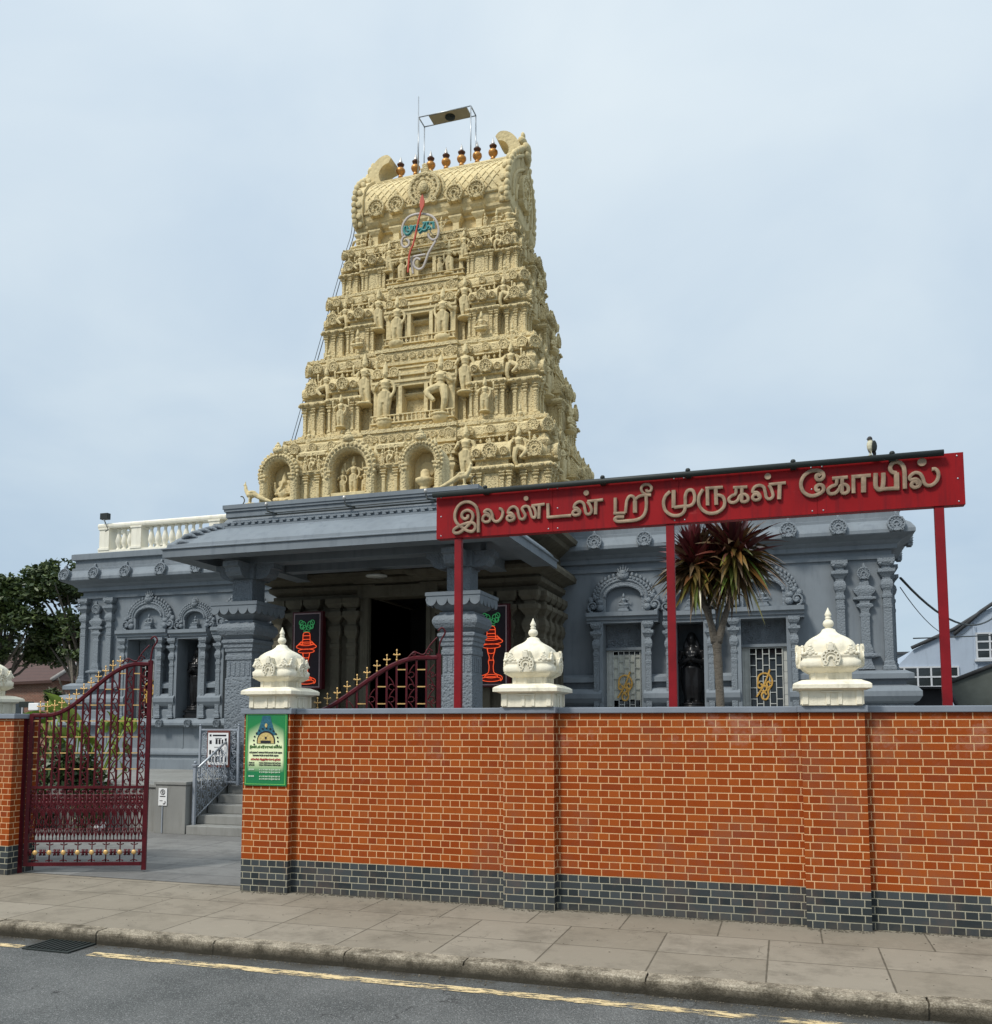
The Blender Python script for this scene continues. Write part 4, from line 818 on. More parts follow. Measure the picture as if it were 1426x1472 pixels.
# ---------------------------------------------------------------- porch
po=empty('entrance_porch','wide grey blue entrance porch roof on two carved square columns before the tower','porch',(-7.9,15.5,.8))
def atp(mb,n,m,bevel=0,par=None):
    o=mb.build(n,m,par or po,bevel=bevel); 
    if par is None: o.location=-Vector(po.location)
    return o
YC=14.4; EX0,EX1=-11.38,-4.42
b=MB()
ev=[(0,5.16),(.0,5.30),(.03,5.315),(.03,5.33),(-.01,5.345),(-.05,5.36),(-.06,5.42),(-.20,5.56),(-.36,5.68),(-.52,5.76),(-.60,5.79),(-.60,5.83),(-.66,5.84),(-.66,5.92),(-.78,5.93),(-.86,6.05),(-.83,6.07),(-.83,6.17),(-.80,6.18),(-.80,6.22),(-.78,6.23),(-.78,6.31),(-.9,6.33)]
b.rings(EX0,EX1,YC,17.93,ev,cap=(False,True))   # roof shell
b.box(EX0+.01,EX1-.01,YC+.01,17.92,5.33,5.335); ROOF=b
# underside recess: frame of soffit made as deep box is closed; add dropped rim
b=MB(); b.box(EX0+.003,EX0+.42,YC+.003,17.93,5.161,5.329); b.box(EX1-.42,EX1-.003,YC+.003,17.93,5.161,5.329); b.box(EX0+.421,EX1-.421,YC+.004,YC+.42,5.162,5.328); atp(b,'soffit',M_blue)
b=MB()
# beams
b.box(-10.6,-5.2,15.30,15.66,5.118,5.329); b.box(-10.38,-10.02,15.67,17.9,5.12,5.328); b.box(-5.80,-5.44,15.67,17.9,5.12,5.328); b.box(-10.0,-5.82,16.6,16.9,5.15,5.328)
atp(b,'beam',M_blue,.008)
b=ROOF
x=EX0+.95
while x<EX1-.75: b.box(x,x+.075,YC+.60,YC+.66,5.84,5.865); b.box(x+.04,x+.115,YC+.615,YC+.66,5.885,5.91); x+=.155
y=YC+.9
while y<17.7: b.box(EX1-.66,EX1-.60,y,y+.075,5.84,5.865); b.box(EX1-.66,EX1-.615,y+.04,y+.115,5.885,5.91); y+=.155
atp(b,'roof',M_blue)
for s,xc in ((1,EX0),(-1,EX1)):
    b=MB()
    for k in range(6):
        u=k/5; px_=xc+s*(.22+.44*u); zz_=5.45+.36*u**.6; yy=YC+.12+.46*u
        b.tube(crom([(px_,yy-.0,zz_-.03),(px_+s*.16,yy-.04,zz_+.02),(px_+s*.30,yy-.02,zz_-.02),(px_+s*.34,yy-.01,zz_-.09)],3),[.05,.05,.05,.045,.04,.035,.03,.025,.02,.012],6)
        b.ball((px_+s*.06,yy-.01,zz_),(.07,.035,.06),8,5)
    o=atp(b,'corner_leaf',M_bluecarve)

def porch_column(cx):
    t=link('column',None,po,Vector((cx,15.52,.8))-Vector(po.location))
    cy=0
    q=MB(); q.stack(0,0,[(.40,0),(.40,.16),(.36,.18),(.36,.30),(.38,.33),(.38,.38),(.305,.42),(.295,1.0),(.295,2.05)]); q.build('shaft_base',M_relief,t,bevel=.006)
    q=MB(); q.stack(0,0,[(.295,2.05),(.28,2.06),(.28,2.40),(.30,2.42),(.30,2.50),(.285,2.51),(.285,2.56),(.31,2.58),(.31,2.64),(.33,2.66),(.33,2.72),(.36,2.75),(.36,2.80),(.32,2.82)])
    for k in range(5):
        for s in (-1,1):
            q.box(-.22+k*.11-.03,-.22+k*.11+.03,s*.28-.012,s*.28+.012,2.10,2.36); q.box(s*.28-.012,s*.28+.012,-.22+k*.11-.03,-.22+k*.11+.03,2.10,2.36)
    q.build('shaft',M_bluecarve,t,bevel=.005)
    q=MB(); q.stack(0,0,[(.30,2.82),(.33,2.86),(.39,2.90),(.43,2.98),(.435,3.04),(.41,3.10),(.36,3.14),(.33,3.15),(.33,3.19)]); q.build('cushion',M_bluecarve,t,bevel=.01)
    q=MB(); q.stack(0,0,[(.26,3.19),(.30,3.22),(.40,3.28),(.44,3.34),(.44,3.36)])
    for f in range(4):
        z=MB()
        for k in range(5):
            cxk=-.42+k*.21; pts=[(cxk+.105*cos(radians(a)),3.42-.13*sin(radians(a))*1.0) for a in range(0,181,20)]
            z.pxz([(p_[0],p_[1]) for p_ in pts][::-1],-.515,-.49)
        q.merge(z,Matrix.Rotation(f*pi/2,4,'Z'))
    q.stack(0,0,[(.44,3.361),(.515,3.42),(.515,3.46),(.53,3.47),(.53,3.53),(.51,3.54)]); o=q.build('abacus',M_blue,t); fixnormals(o.data)
    q=MB(); q.stack(0,0,[(.225,3.54),(.225,4.02)]); q.build('neck',M_relief,t,bevel=.006)
    q=MB(); q.box(-.26,.26,-.26,.26,4.02,4.32)
    for s in (-1,1):
        pr=[(s*.26,4.32),(s*.26,4.02),(s*.40,4.02),(s*.50,4.05),(s*.56,4.12),(s*.58,4.20),(s*.66,4.22),(s*.66,4.32)]
        q.pxz(pr if s==1 else pr[::-1],-.17,.17)
        q2=MB().pxz(pr if s==1 else pr[::-1],-.17,.17); q.merge(q2,Matrix.Rotation(pi/2,4,'Z'))
    o=q.build('bracket',M_bluecarve,t); fixnormals(o.data)
    return t
porch_column(-10.17); porch_column(-5.62)
# rope light fittings on the porch roof edge
lt=empty('roof_cable','thin conduit with small silver lamp heads clipped along the top of the porch roof','cable',(-8,15.1,6.1))
b=MB().tube([(-10.4,15.17,6.03),(-8,15.165,6.035),(-5.3,15.17,6.04)],.012,6); b.tube([(-9.6,15.16,6.07),(-5.2,15.16,6.09)],.010,6); atw(b,'conduit',M_pipe,lt)
for x in (-9.55,-7.86,-6.2):
    b=MB().ball((x,15.1,6.24),(.035,.035,.045)); atw(b,'lamp_head',M_silver,lt)
    b=MB().tube([(x,15.12,6.18),(x+.03,15.1,6.10),(x+.22,15.13,6.04)],.014,6); atw(b,'arm',M_pipe,lt)
# porch lamp under ceiling
o=MB().lathe(-7.95,16.75,[(.03,4.98),(.22,4.985),(.22,5.01),(.1,5.025)],20).build('ceiling_lamp',plain('lamp_glass',(.5,.5,.46),.3)); tag(o,'small round flat lamp under the dark porch ceiling, before the doorway','lamp')
# neon lamp panels
NE_O=emit('neon_orange',(1,.10,.025),.42,(.5,.10,.04)); NE_G=emit('neon_green',(.05,.42,.14),.16,(.06,.3,.1)); M_panel=plain('panel_dark',(.022,.014,.020),.4); M_pframe=plain('panel_frame_maroon',(.075,.010,.014),.4); M_ptrim=plain('panel_trim',(.36,.26,.27),.5)
def neon(x,lb):
    t=empty('neon_panel',lb,'neon sign',(x,17.62,2.72))
    MB().box(-.375,.375,0,.16,0,1.72).build('case',M_pframe,t,bevel=.008); MB().box(-.315,.315,-.006,0,.06,1.66).build('backing',M_panel,t)
    q=MB(); q.box(-.33,.33,-.016,-.001,.035,.060); q.box(-.33,.33,-.016,-.001,1.66,1.685); q.box(-.33,-.305,-.0155,-.001,.060,1.66); q.box(.305,.33,-.0155,-.001,.060,1.66); q.build('trim',M_ptrim,t)
    lamp=MB(); y=-.028
    def T(pts,cl=False,k=3): lamp.tube([(a,y,c) for a,c in crom(pts,k,cl)],.0075,6,closed=cl)
    H=[(.20,.12),(.24,.16),(.22,.22),(.12,.26),(.06,.30),(.045,.42),(.06,.52),(.04,.60),(.07,.70),(.09,.80)]
    T([(x_,z) for x_,z in H]); T([(-x_,z) for x_,z in H])
    for zz_,rx,rz in ((.16,.21,.05),(.22,.14,.035),(.84,.20,.045),(.94,.25,.06),(1.0,.17,.04)): T([(rx*cos(2*pi*k/14),zz_+rz*sin(2*pi*k/14)) for k in range(14)],True,2)
    for pts in ([(-.10,.98),(-.09,1.10),(-.07,1.24),(.07,1.24),(.09,1.10),(.10,.98)],[(-.08,1.10),(.08,1.10)],[(-.08,.80),(-.06,.70),(.06,.70),(.08,.80)],[(-.05,.55),(.05,.55)],[(-.25,.94),(-.12,1.06)],[(.25,.94),(.12,1.06)],[(-.08,1.18),(.08,1.18)]): T(pts)
    lamp.build('lamp_outline',NE_O,t)
    sil=[(-x_,z) for x_,z in H]+[(-.25,.94),(-.10,1.02),(-.07,1.24),(.07,1.24),(.10,1.02),(.25,.94)]+[(x_,z) for x_,z in H[::-1]]; o=MB().pxz(sil[::-1],-.012,-.0065).build('painted_lamp_glow',plain('painted_glow_red',(.16,.014,.010),.5),t); fixnormals(o.data)  # dark red plate paints in the tubes' glow filling the lamp shape
    lf=MB()
    for s,a in ((-1,0),(1,0)):
        for dx,dz,r_ in ((.09,1.42,.07),(.14,1.47,.05),(.05,1.36,.05),(.12,1.38,.045)): lf.tube([(s*dx+r_*cos(2*pi*k/10),y,dz+r_*1.15*sin(2*pi*k/10)) for k in range(10)],.008,6,closed=True)
    lf.tube([(-.08,y,1.27),(.08,y,1.27)],.009,6); lf.build('leaf_outline',NE_G,t)
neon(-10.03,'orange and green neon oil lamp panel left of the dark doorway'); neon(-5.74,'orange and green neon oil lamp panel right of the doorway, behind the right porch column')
# ---------------------------------------------------------------- arches and peacocks on the porch roof
ar=empty('niche_parapet','row of three cream arched niches with deities standing on the porch roof','parapet',(-7.96,15.9,6.33))
def ata(mb,n,m,bevel=0): return atw(mb,n,m,ar,bevel)
def arch(cx,ri,ro,spr,name):
    t=MB(); zb=6.32; n=26; yf,yb=15.40,15.85
    prof=[(r_,yy) for r_,yy in ((ri,yb),(ri,yf+.06),(ri+.03,yf),(ri+.03+.02,yf-.02),(ro-.04,yf-.02),(ro,yf+.02),(ro,yb))]
    pts=[(1,0,zb-spr)]+[(cos(radians(a)),sin(radians(a)),0) for a in range(0,181,8)]+[(-1,0,zb-spr)]
    vs=[];fs=[];k=len(prof)
    for (c_,s_,dz) in pts:
        for r_,yy in prof:
            rr=r_; vs.append((cx+rr*c_,yy,spr+rr*s_*1.02+dz))
    for i in range(len(pts)-1):
        for j in range(k-1): a=i*k+j; fs.append((a,a+k,a+k+1,a+1))
    t.add(vs,fs)
    o=ata(t,'arch',M_carved); fixnormals(o.data)
    t=MB()
    for a in range(-20,201,11):
        rm=(ri+ro)/2+.02; t.ball((cx+rm*cos(radians(a)),yf-.03,spr+rm*sin(radians(a))),(.035,.03,.035),6,4)
        t.ball((cx+(ro+.01)*cos(radians(a)),yf+.02,spr+(ro+.01)*sin(radians(a))),(.04,.04,.045),6,4)
    t.ball((cx,yf,spr+ro+.05),(.12,.08,.08)); t.ball((cx,yf,spr+ro+.13),(.07,.05,.05)); t.ball((cx,yf,spr+ro+.18),(.03,.03,.04))
    for s in (-1,1):
        t.band(spiral(cx+s*(ro-.02),spr-.04,.09,.02,90,400*s,12),.03,.05); 
        qq=MB(); qq.stack(cx+s*(ri+.07),yf+.03,[(.06,zb),(.06,zb+.06),(.035,zb+.08),(.035,spr-.16),(.06,spr-.13),(.07,spr-.10),(.05,spr-.08),(.08,spr-.05),(.08,spr-.02)]); ata(qq,'colonnette',M_cream)
    o=ata(t,'arch_carving',M_carved)
    o=ata(MB().box(cx-ri-.04,cx+ri+.04,yb-.08,yb-.001,zb,spr+ri),'niche_back',M_cream)
    return
arch(-7.95,.36,.55,6.90,'m'); arch(-9.50,.26,.42,6.93,'l'); arch(-6.43,.26,.42,6.90,'r')
b=MB(); b.px([(15.95,6.32),(15.58,6.32),(15.58,6.86),(15.50,6.90),(15.48,6.96),(15.56,7.0),(15.56,7.28),(15.48,7.32),(15.48,7.38),(15.95,7.44)],-9.3,-6.2,0)
# keep niches open: wall split between arches
b=MB()
for a,c in ((-9.10,-8.50),(-7.40,-6.83)):
    b=MB().px([(16.3,6.32),(15.58,6.32),(15.58,6.84),(15.50,6.88),(15.48,6.94),(15.56,6.98),(15.58,7.22),(15.50,7.26),(15.50,7.32),(15.6,7.38),(16.3,7.38)],a,c)
    ata(b,'wall',M_carved)
for cx in (-8.8,-7.12):
    for s in (-1,1):
        o=pilaster(.52,.032).build('pilaster',M_cream,ar); o.location=Vector((cx+s*.13,15.55,6.32))-Vector(ar.location)
    o=place('figure_group',FIG[2],ar,Vector((cx,15.5,6.92))-Vector(ar.location),sc=.40); 
    for s in (-1,1): place('figure_group',FIG[1],ar,Vector((cx+s*.15,15.52,6.92))-Vector(ar.location),sc=.34)
place('deity',FIG[0],ar,Vector((-7.93,15.62,6.46))-Vector(ar.location),sc=.72); place('deity',FIG[1],ar,Vector((-8.17,15.62,6.46))-Vector(ar.location),sc=.52); place('deity',FIG[4],ar,Vector((-7.70,15.66,6.46))-Vector(ar.location),sc=.52)
ata(MB().box(-8.32,-7.58,15.42,15.76,6.33,6.44),'deity_base',M_cream,.01)
# elephant headed deity
b=MB(); b.ball((0,0,.12),(.26,.17,.09),12,6)
for s in (-1,1): limb(b,[(s*.08,0,.16),(s*.25,-.08,.14),(s*.08,-.16,.11)],[.09,.08,.05]); limb(b,[(s*.14,0,.50),(s*.27,-.02,.40),(s*.27,-.05,.58)],[.05,.04,.03]); b.ball((s*.27,-.05,.63),(.03,.03,.05)); limb(b,[(s*.14,-.02,.46),(s*.24,-.06,.32),(s*.14,-.15,.30)],[.05,.04,.03]); b.ball((s*.13,.0,.63),(.07,.025,.09))
b.ball((0,-.03,.32),(.17,.15,.17),12,8); b.ball((0,0,.50),(.15,.09,.08)); b.ball((0,-.02,.64),(.095,.09,.10),12,8); limb(b,[(0,-.09,.62),(.0,-.14,.52),(-.02,-.17,.42),(-.07,-.18,.38)],[.045,.038,.03,.022]); b.tube([(0,0,.71),(0,0,.80),(0,0,.95)],[.075,.06,.012],10); b.lathe(0,0,[(.26,0),(.27,.03),(.24,.05)],14)
EL=voxel(b,.016,'elephant_deity',M_cream); place('elephant_deity',EL,ar,Vector((-9.47,15.62,6.33))-Vector(ar.location),sc=.72)
# linga altar in the right niche
b=MB().lathe(0,0,[(.17,0),(.17,.05),(.11,.07),(.10,.15),(.17,.2),(.19,.24),(.19,.28),(.15,.30),(.09,.31),(.09,.42),(.05,.47),(.0,.48)],20); o=b.build('altar',M_cream,ar); o.location=Vector((-6.42,15.62,6.33))-Vector(ar.location)
o=MB().pxz([(.15*cos(2*pi*k/20),.15*sin(2*pi*k/20)) for k in range(20)],0,.03).build('halo',M_cream,ar); o.location=Vector((-6.42,15.72,6.33+.50))-Vector(ar.location)
# peacocks
b=MB(); b.ball((0,0,.22),(.13,.08,.085),12,8); limb(b,[(-.08,0,.25),(-.14,0,.34),(-.15,0,.42),(-.16,0,.45)],[.06,.045,.035,.03]); b.ball((-.17,0,.465),(.035,.03,.033)); b.tube([(-.19,0,.465),(-.225,0,.455)],[.014,.004],6); b.tube([(-.165,0,.49),(-.155,0,.56)],[.022,.006],6)
limb(b,[(.06,0,.24),(.22,0,.15),(.42,0,.06),(.55,0,.02)],[.07,.06,.045,.02]); b.ball((.02,0,.27),(.12,.085,.05))
for s in (-1,1): b.tube([(-.02,s*.03,.18),(-.03,s*.03,.02)],[.03,.022],6)
b.box(-.12,.12,-.06,.06,-.02,.02)
PK=voxel(b,.012,'peacock',M_cream)
for x,sx,lb in ((-10.06,1,'cream peacock statue with long tail on the left end of the porch roof'),(-5.55,-1,'cream peacock statue on the right end of the porch roof, near the red sign')):
    e=empty('peacock_statue',lb,'statue',(x,15.35,6.33)); place('body',PK,e,(0,0,.01),sc=(.85*sx,.85,.85))
    tube_=MB().tube(crom([(-sx*.20,0,.0),(-sx*.15,0,.09),(-sx*.19,0,.17),(-sx*.24,0,.18)],4),.012,6).build('snake',M_granite,e)

# ---------------------------------------------------------------- gopuram (cream tower)
TX,TY=-8.08,20.95
def env(z): return 2.07+.185*(14.57-z), 1.05+.185*(14.57-z)
tw=empty('temple_tower','tall tapering cream carved temple tower with four tiers of figures and a barrel roof','tower',(TX,TY,6.62))
TZ=6.62
def part(mb,name,mat,par=None,bevel=0,loc=(0,0,0),fix=False):
    o=mb.build(name,mat,par or tw,bevel=bevel); o.location=loc
    if fix: fixnormals(o.data)
    return o
def kuta(h,w):
    """corner pavilion, half width w, storey height h"""
    t=MB()
    t.stack(0,0,[(w*1.12,0),(w*1.12,.04*h),(w*.98,.05*h),(w*.98,.075*h),(w*.72,.08*h),(w*.72,.40*h)])
    for f in range(4):
        q=MB()
        for x in (-.72,0,.72): q.merge(pilaster(.325*h,w*.105),Matrix.Translation((x*w,-w*.78,.08*h)))
        t.merge(q,Matrix.Rotation(f*pi/2,4,'Z'))
    t.stack(0,0,[(w*.8,.40*h),(w*.95,.415*h),(w*1.06,.435*h),(w*1.08,.45*h),(w*1.02,.475*h),(w*.9,.485*h),(w*.7,.495*h),(w*.7,.53*h),(w*.95,.545*h),(w*.95,.555*h)])
    t.lathe(0,0,[(w*.8,.555*h),(w*.9,.59*h),(w*.9,.63*h),(w*.8,.68*h),(w*.6,.72*h),(w*.35,.745*h),(w*.18,.755*h),(w*.16,.78*h),(w*.24,.80*h),(w*.2,.825*h),(w*.04,.86*h)],12)
    for f in range(4):
        q=MB().merge(kudu(w*.50,w*.25),Matrix.Translation((0,-w*.98,.62*h)))
        for x in (-.85,-.4,.4,.85): q.ball((x*w,-w*1.16,.445*h),(w*.2,w*.12,w*.13),6,4)
        t.merge(q,Matrix.Rotation(f*pi/2,4,'Z'))
    return t
def sala(h,w,d):
    """oblong pavilion, half width w, half depth d"""
    t=MB()
    t.stack(0,0,[(w*1.08,d*1.1,0),(w*1.08,d*1.1,.04*h),(w,d,.05*h),(w,d,.075*h),(w*.86,d*.8,.08*h),(w*.86,d*.8,.40*h)])
    for x in (-.9,-.55,.55,.9): t.merge(pilaster(.325*h,w*.075),Matrix.Translation((x*w,-d*.86,.08*h)))
    t.box(-w*.36,w*.36,-d*.84,-d*.7,.1*h,.36*h)
    t.stack(0,0,[(w*.9,d*.85,.40*h),(w*1.05,d,.415*h),(w*1.15,d*1.15,.435*h),(w*1.16,d*1.16,.45*h),(w*1.03,d,.475*h),(w*.8,d*.7,.49*h),(w*.8,d*.7,.535*h),(w*.98,d*.95,.545*h),(w*.98,d*.95,.56*h)])
    pr=[(-d*.9,.56*h),(-d*1.0,.60*h),(-d*.98,.65*h),(-d*.8,.70*h),(-d*.45,.735*h),(0,.745*h),(d*.4,.73*h),(d*.9,.56*h)]
    t.px(pr[::-1],-w*.95,w*.95)
    for s in (-1,1): t.lathe(s*w*.95,-d*.2,[(.03,.56*h),(w*.13,.60*h),(w*.14,.67*h),(w*.10,.74*h),(.02,.79*h)],8)
    t.merge(kudu(w*.36,.09),Matrix.Translation((0,-d*1.02,.625*h)))
    for s in (-1,1): t.merge(kudu(w*.2,.07,False),Matrix.Translation((s*w*.66,-d*1.0,.61*h)))
    for k in range(6): t.ball(((-.9+.36*k)*w,-d*1.15,.445*h),(w*.14,d*.12,w*.09),6,4)
    n=5
    for k in range(n):
        x=(-.62+1.24*k/(n-1))*w; t.lathe(x,-d*.35,[(.018,.745*h),(.036,.765*h),(.018,.785*h),(.018,.80*h)],6)
    t.box(-w*.8,w*.8,-d*.5,-d*.2,.80*h,.815*h)
    return t
def balus(h,r=.03): return [(r,0),(r*1.1,.1*h),(r*.55,.2*h),(r*1.3,.42*h),(r*.6,.7*h),(r*.6,.85*h),(r*1.2,.95*h),(r*1.2,h)]
fr_=random.Random(11)
LV=[(6.62,2.15),(8.77,2.09),(10.86,1.76),(12.62,1.33)]
for li,(z0,h) in enumerate(LV):
    wx,wy=env(z0); s=h/2.09; core=.34*s; hx,hy=wx-core,wy-core
    e=lambda z: .185*(z-z0)
    st_=MB()
    k=s
    pf=[(.32*k,0),(.32*k,.03*h),(.25*k,.04*h),(.25*k,.065*h),(.06*k,.075*h),(0,.08*h),(-.02*k,.40*h),(.05*k,.405*h),(.12*k,.425*h),(.15*k,.44*h),(.14*k,.455*h),(.04*k,.48*h),(-.01*k,.49*h),(-.05*k,.78*h),(.02*k,.79*h),(.02*k,.81*h),(.08*k,.82*h),(.11*k,.85*h),(.11*k,.92*h),(.04*k,.95*h),(.07*k,.965*h),(.07*k,h*.9995)]
    st_.rings(-hx,hx,-hy,hy,pf)
    # rows of medallions on the upper band, all round
    kd=kudu(.13*s,.055,True); kd2=kudu(.10*s,.05,False)
    yb=hy+.12*k; xb=hx+.12*k
    for cx_ in (-1,1):
        for cy_ in (-1,1):
            st_.merge(kudu(.15*s,.08),Matrix.Translation((cx_*(hx+.06*k),cy_*(hy+.06*k),.88*h))@Matrix.Rotation(atan2(cy_,cx_)+pi/2,4,'Z')); st_.stack(cx_*(hx-.02*k),cy_*(hy-.02*k),[(.09*s,.50*h),(.09*s,.66*h),(.13*s,.69*h),(.15*s,.72*h),(.10*s,.75*h),(.08*s,.79*h)])
    for x in [(-.93+.155*j)*hx for j in range(13)]:
        if abs(x)<.30*hx: continue
        jj=round(x/hx*100)
        st_.merge(kd if jj%2 else kd2,Matrix.Translation((x,-yb,.885*h))); st_.merge(kd2,Matrix.Rotation(pi,4,'Z')@Matrix.Translation((x,-yb,.885*h)))
    for y in [(-.85+.28*j)*hy for j in range(7)]:
        for sg_ in (1,-1): st_.merge(kd,Matrix.Rotation(sg_*pi/2,4,'Z')@Matrix.Translation((y,-xb,.885*h)))
    # dentils under the lower cornice and wall pilasters in the recesses
    n=int(2*hx/.13)
    for j in range(n):
        x=-hx+2*hx*(j+.5)/n
        if abs(x)<1.0: continue
        st_.ball((x,-hy-.14*k,.44*h),(.045*s,.03,.035*s),6,4); st_.box(x-.02,x+.02,-hy-.27*k,-hy-.2*k,.042*h,.062*h)
    n=int(2*hy/.13)
    for j in range(n):
        y=-hy+2*hy*(j+.5)/n
        for sg_ in (-1,1): st_.ball((sg_*(hx+.14*k),y,.44*h),(.03,.045*s,.035*s),6,4)
    for fx in (.38,.47,.70,.76):
        for sg_ in (-1,1): st_.merge(pilaster(.325*h,.035*s),Matrix.Translation((sg_*fx*wx,-hy-.03,.08*h)))
    S_=part(st_,'tier',M_carved,loc=(0,0,z0-TZ))
    # pavilions
    kw=.105*wx; K_=kuta(h,kw).mesh('corner_pavilion',M_carved); fixnormals(K_)
    for sx in (-1,1):
        for sy in (-1,1): place('corner_pavilion',K_,S_,(sx*(wx-kw*1.10-.10*s),sy*(wy-kw*1.10-.10*s),0))
    sw=.135*wx; A_=sala(h,sw,.30*s).mesh('oblong_pavilion',M_carved); fixnormals(A_)
    for sx in (-1,1):
        place('oblong_pavilion',A_,S_,(sx*.575*wx,-(hy+.0),0)); place('oblong_pavilion',A_,S_,(sx*.575*wx,hy+.04,0),(0,0,pi))
        place('oblong_pavilion',A_,S_,(sx*(hx+.06),0,0),(0,0,sx*pi/2),sc=(min(1,.38*wy/sw),1,1))
    place('oblong_pavilion',A_,S_,(0,hy+.06,0),(0,0,pi),sc=(1.6,1,1))
    # central bay
    bh=.335*wx if li<3 else .42*wx; bo=.36*s
    bay=MB(); yf=-(hy+bo)
    bay.box(-bh,bh,yf,-hy,0,.035*h); bay.box(-bh*.97,bh*.97,yf+.03,-hy,.035*h,.09*h); bay.box(-bh,bh,yf-.03,-hy,.09*h,.105*h)
    for k_ in range(int(bh*2/.16)): bay.ball((-bh+.08+k_*.16,yf+.03,.062*h),(.06,.03,.035*s),6,4)
    wz1=.52*h; ww=.13*2.0*s+.02
    for s2 in (-1,1):
        bay.box(min(s2*ww,s2*(ww+.09)),max(s2*ww,s2*(ww+.09)),-hy-.30*s,-hy+.02,.105*h,wz1); bay.box(min(s2*(ww+.12),s2*(ww+.17)),max(s2*(ww+.12),s2*(ww+.17)),-hy-.24*s,-hy+.02,.105*h,wz1)
        bay.stack(s2*bh*.90,-hy-.14*s,[(.075*s,.12*s,.105*h),(.075*s,.12*s,.47*h),(.10*s,.14*s,.49*h),(.13*s,.17*s,.52*h),(.13*s,.17*s,.545*h)])
    bay.box(-bh*.98,bh*.98,-hy-.30*s,-hy+.02,.52*h,.56*h); bay.box(-bh,bh,-hy-.34*s,-hy+.0,.561*h,.59*h); bay.box(-bh*.96,bh*.96,-hy-.26*s,-hy+.1,.591*h,.635*h); bay.box(-bh*1.02,bh*1.02,-hy-.34*s,-hy+.1,.636*h,.665*h)
    bay.box(-bh*.98,bh*.98,-hy-.22*s,-hy+.2,.666*h,.73*h); bay.box(-bh*1.0,bh*1.0,-hy-.26*s,-hy+.2,.731*h,.75*h); bay.box(-bh*.94,bh*.94,-hy-.14*s,-hy+.25,.751*h,.79*h); bay.box(-bh*1.0,bh*1.0,-hy-.20*s,-hy+.25,.791*h,.82*h); cb=MB().box(-bh*.98,bh*.98,-hy-.14*s,-hy+.3,.821*h,.96*h); cb.box(-bh*1.0,bh*1.0,-hy-.18*s,-hy+.3,.961*h,.999*h)
    for k_ in range(int(bh*2/.21)):
        cb.merge(kudu(.075*s,.04,False),Matrix.Translation((-bh+.13+k_*.21,-hy-.14*s,.893*h)))
    for x in (-.85,-.45,.45,.85): bay.merge(kudu(.12*s,.06,False),Matrix.Translation((x*bh,-hy-.30*s,.685*h)))
    B_=part(bay,'window_bay',M_cream,S_,bevel=.008); part(cb,'carved_band',M_carved,S_)
    bl=MB(); nb_=int(bh*2/.115)
    for k_ in range(nb_+1):
        x=-bh+.05+k_*(2*bh-.1)/nb_; yy=yf+.0-.10*(1-(abs(x)/bh))**.5 if False else yf
        bl.lathe(x,yf+.02,[(r_,.105*h+q_) for r_,q_ in balus(.16*s,.030*s)],7)
    bl.box(-bh,bh,yf-.012,yf+.055,.105*h+.16*s,.105*h+.185*s); part(bl,'balustrade',M_cream,S_)
    # figures
    fz=.135*h
    fig=lambda i,x,y,z,c,rz=0,m=1: place('figure',FIG[i],S_,(x,y,z),(0,0,rz),(c*m,c,c))
    def ledge(x):
        q=MB().lathe(x,yf+.06,[(.10,.02*h),(.20,.08*h),(.22,.125*h),(.20,.135*h)],12); part(q,'figure_base',M_cream,S_)
    if li<3:
        ledge(-.70*s); ledge(.70*s)
        fig(0 if li==2 else 4,-.70*s,yf+.05,fz,1.36*s,0,1); fig(2 if li==1 else 0,.70*s,yf+.05,fz,1.40*s,0,-1)
    else:
        fig(0,-.62,yf+.05,fz,.82); fig(4,.62,yf+.05,fz,.82,0,-1); fig(1,-.36,yf+.1,fz,.66); fig(1,.36,yf+.1,fz,.66)
    up=.42*h
    for sx in (-1,1):
        fig(1 if sx>0 else 4,sx*.405*wx,-hy-.24*s,up-.05*h,1.18*s,.08*sx,sx)
        fig(2,sx*.745*wx,-hy-.16*s,up+.02*h,.92*s,.1*sx,sx)
        if li<3:
            fig(4,sx*.745*wx,-hy-.04*s,.86*h,.55*s,0,-sx); fig(1,sx*.50*wx,-hy-.02*s,.84*h,.50*s,0,sx); fig(3,sx*.90*wx,-hy+.04*s,.84*h,.45*s,0,sx)
        if li==1: fig(0,sx*.575*wx,-hy-.42*s,.10*h,.78*s)
        if li==2: fig(3,sx*.575*wx,-hy-.42*s,.12*h,.60*s)
        for yy,i,c in ((-.45*wy,1,.95),(.45*wy,2,.9),(-.66*wy,4,.7),(.66*wy,0,.7)): fig(i,sx*(hx+.15*s),yy,up,c*s,sx*pi/2,1)
        fig(3,sx*(hx+.46*s),0,.12*h,.75*s,sx*pi/2)
        if li<3: fig(3,sx*(hx+.0*s),-.30*wy,.84*h,.6*s,sx*pi/2); fig(3,sx*(hx+.0*s),.35*wy,.84*h,.6*s,sx*pi/2)
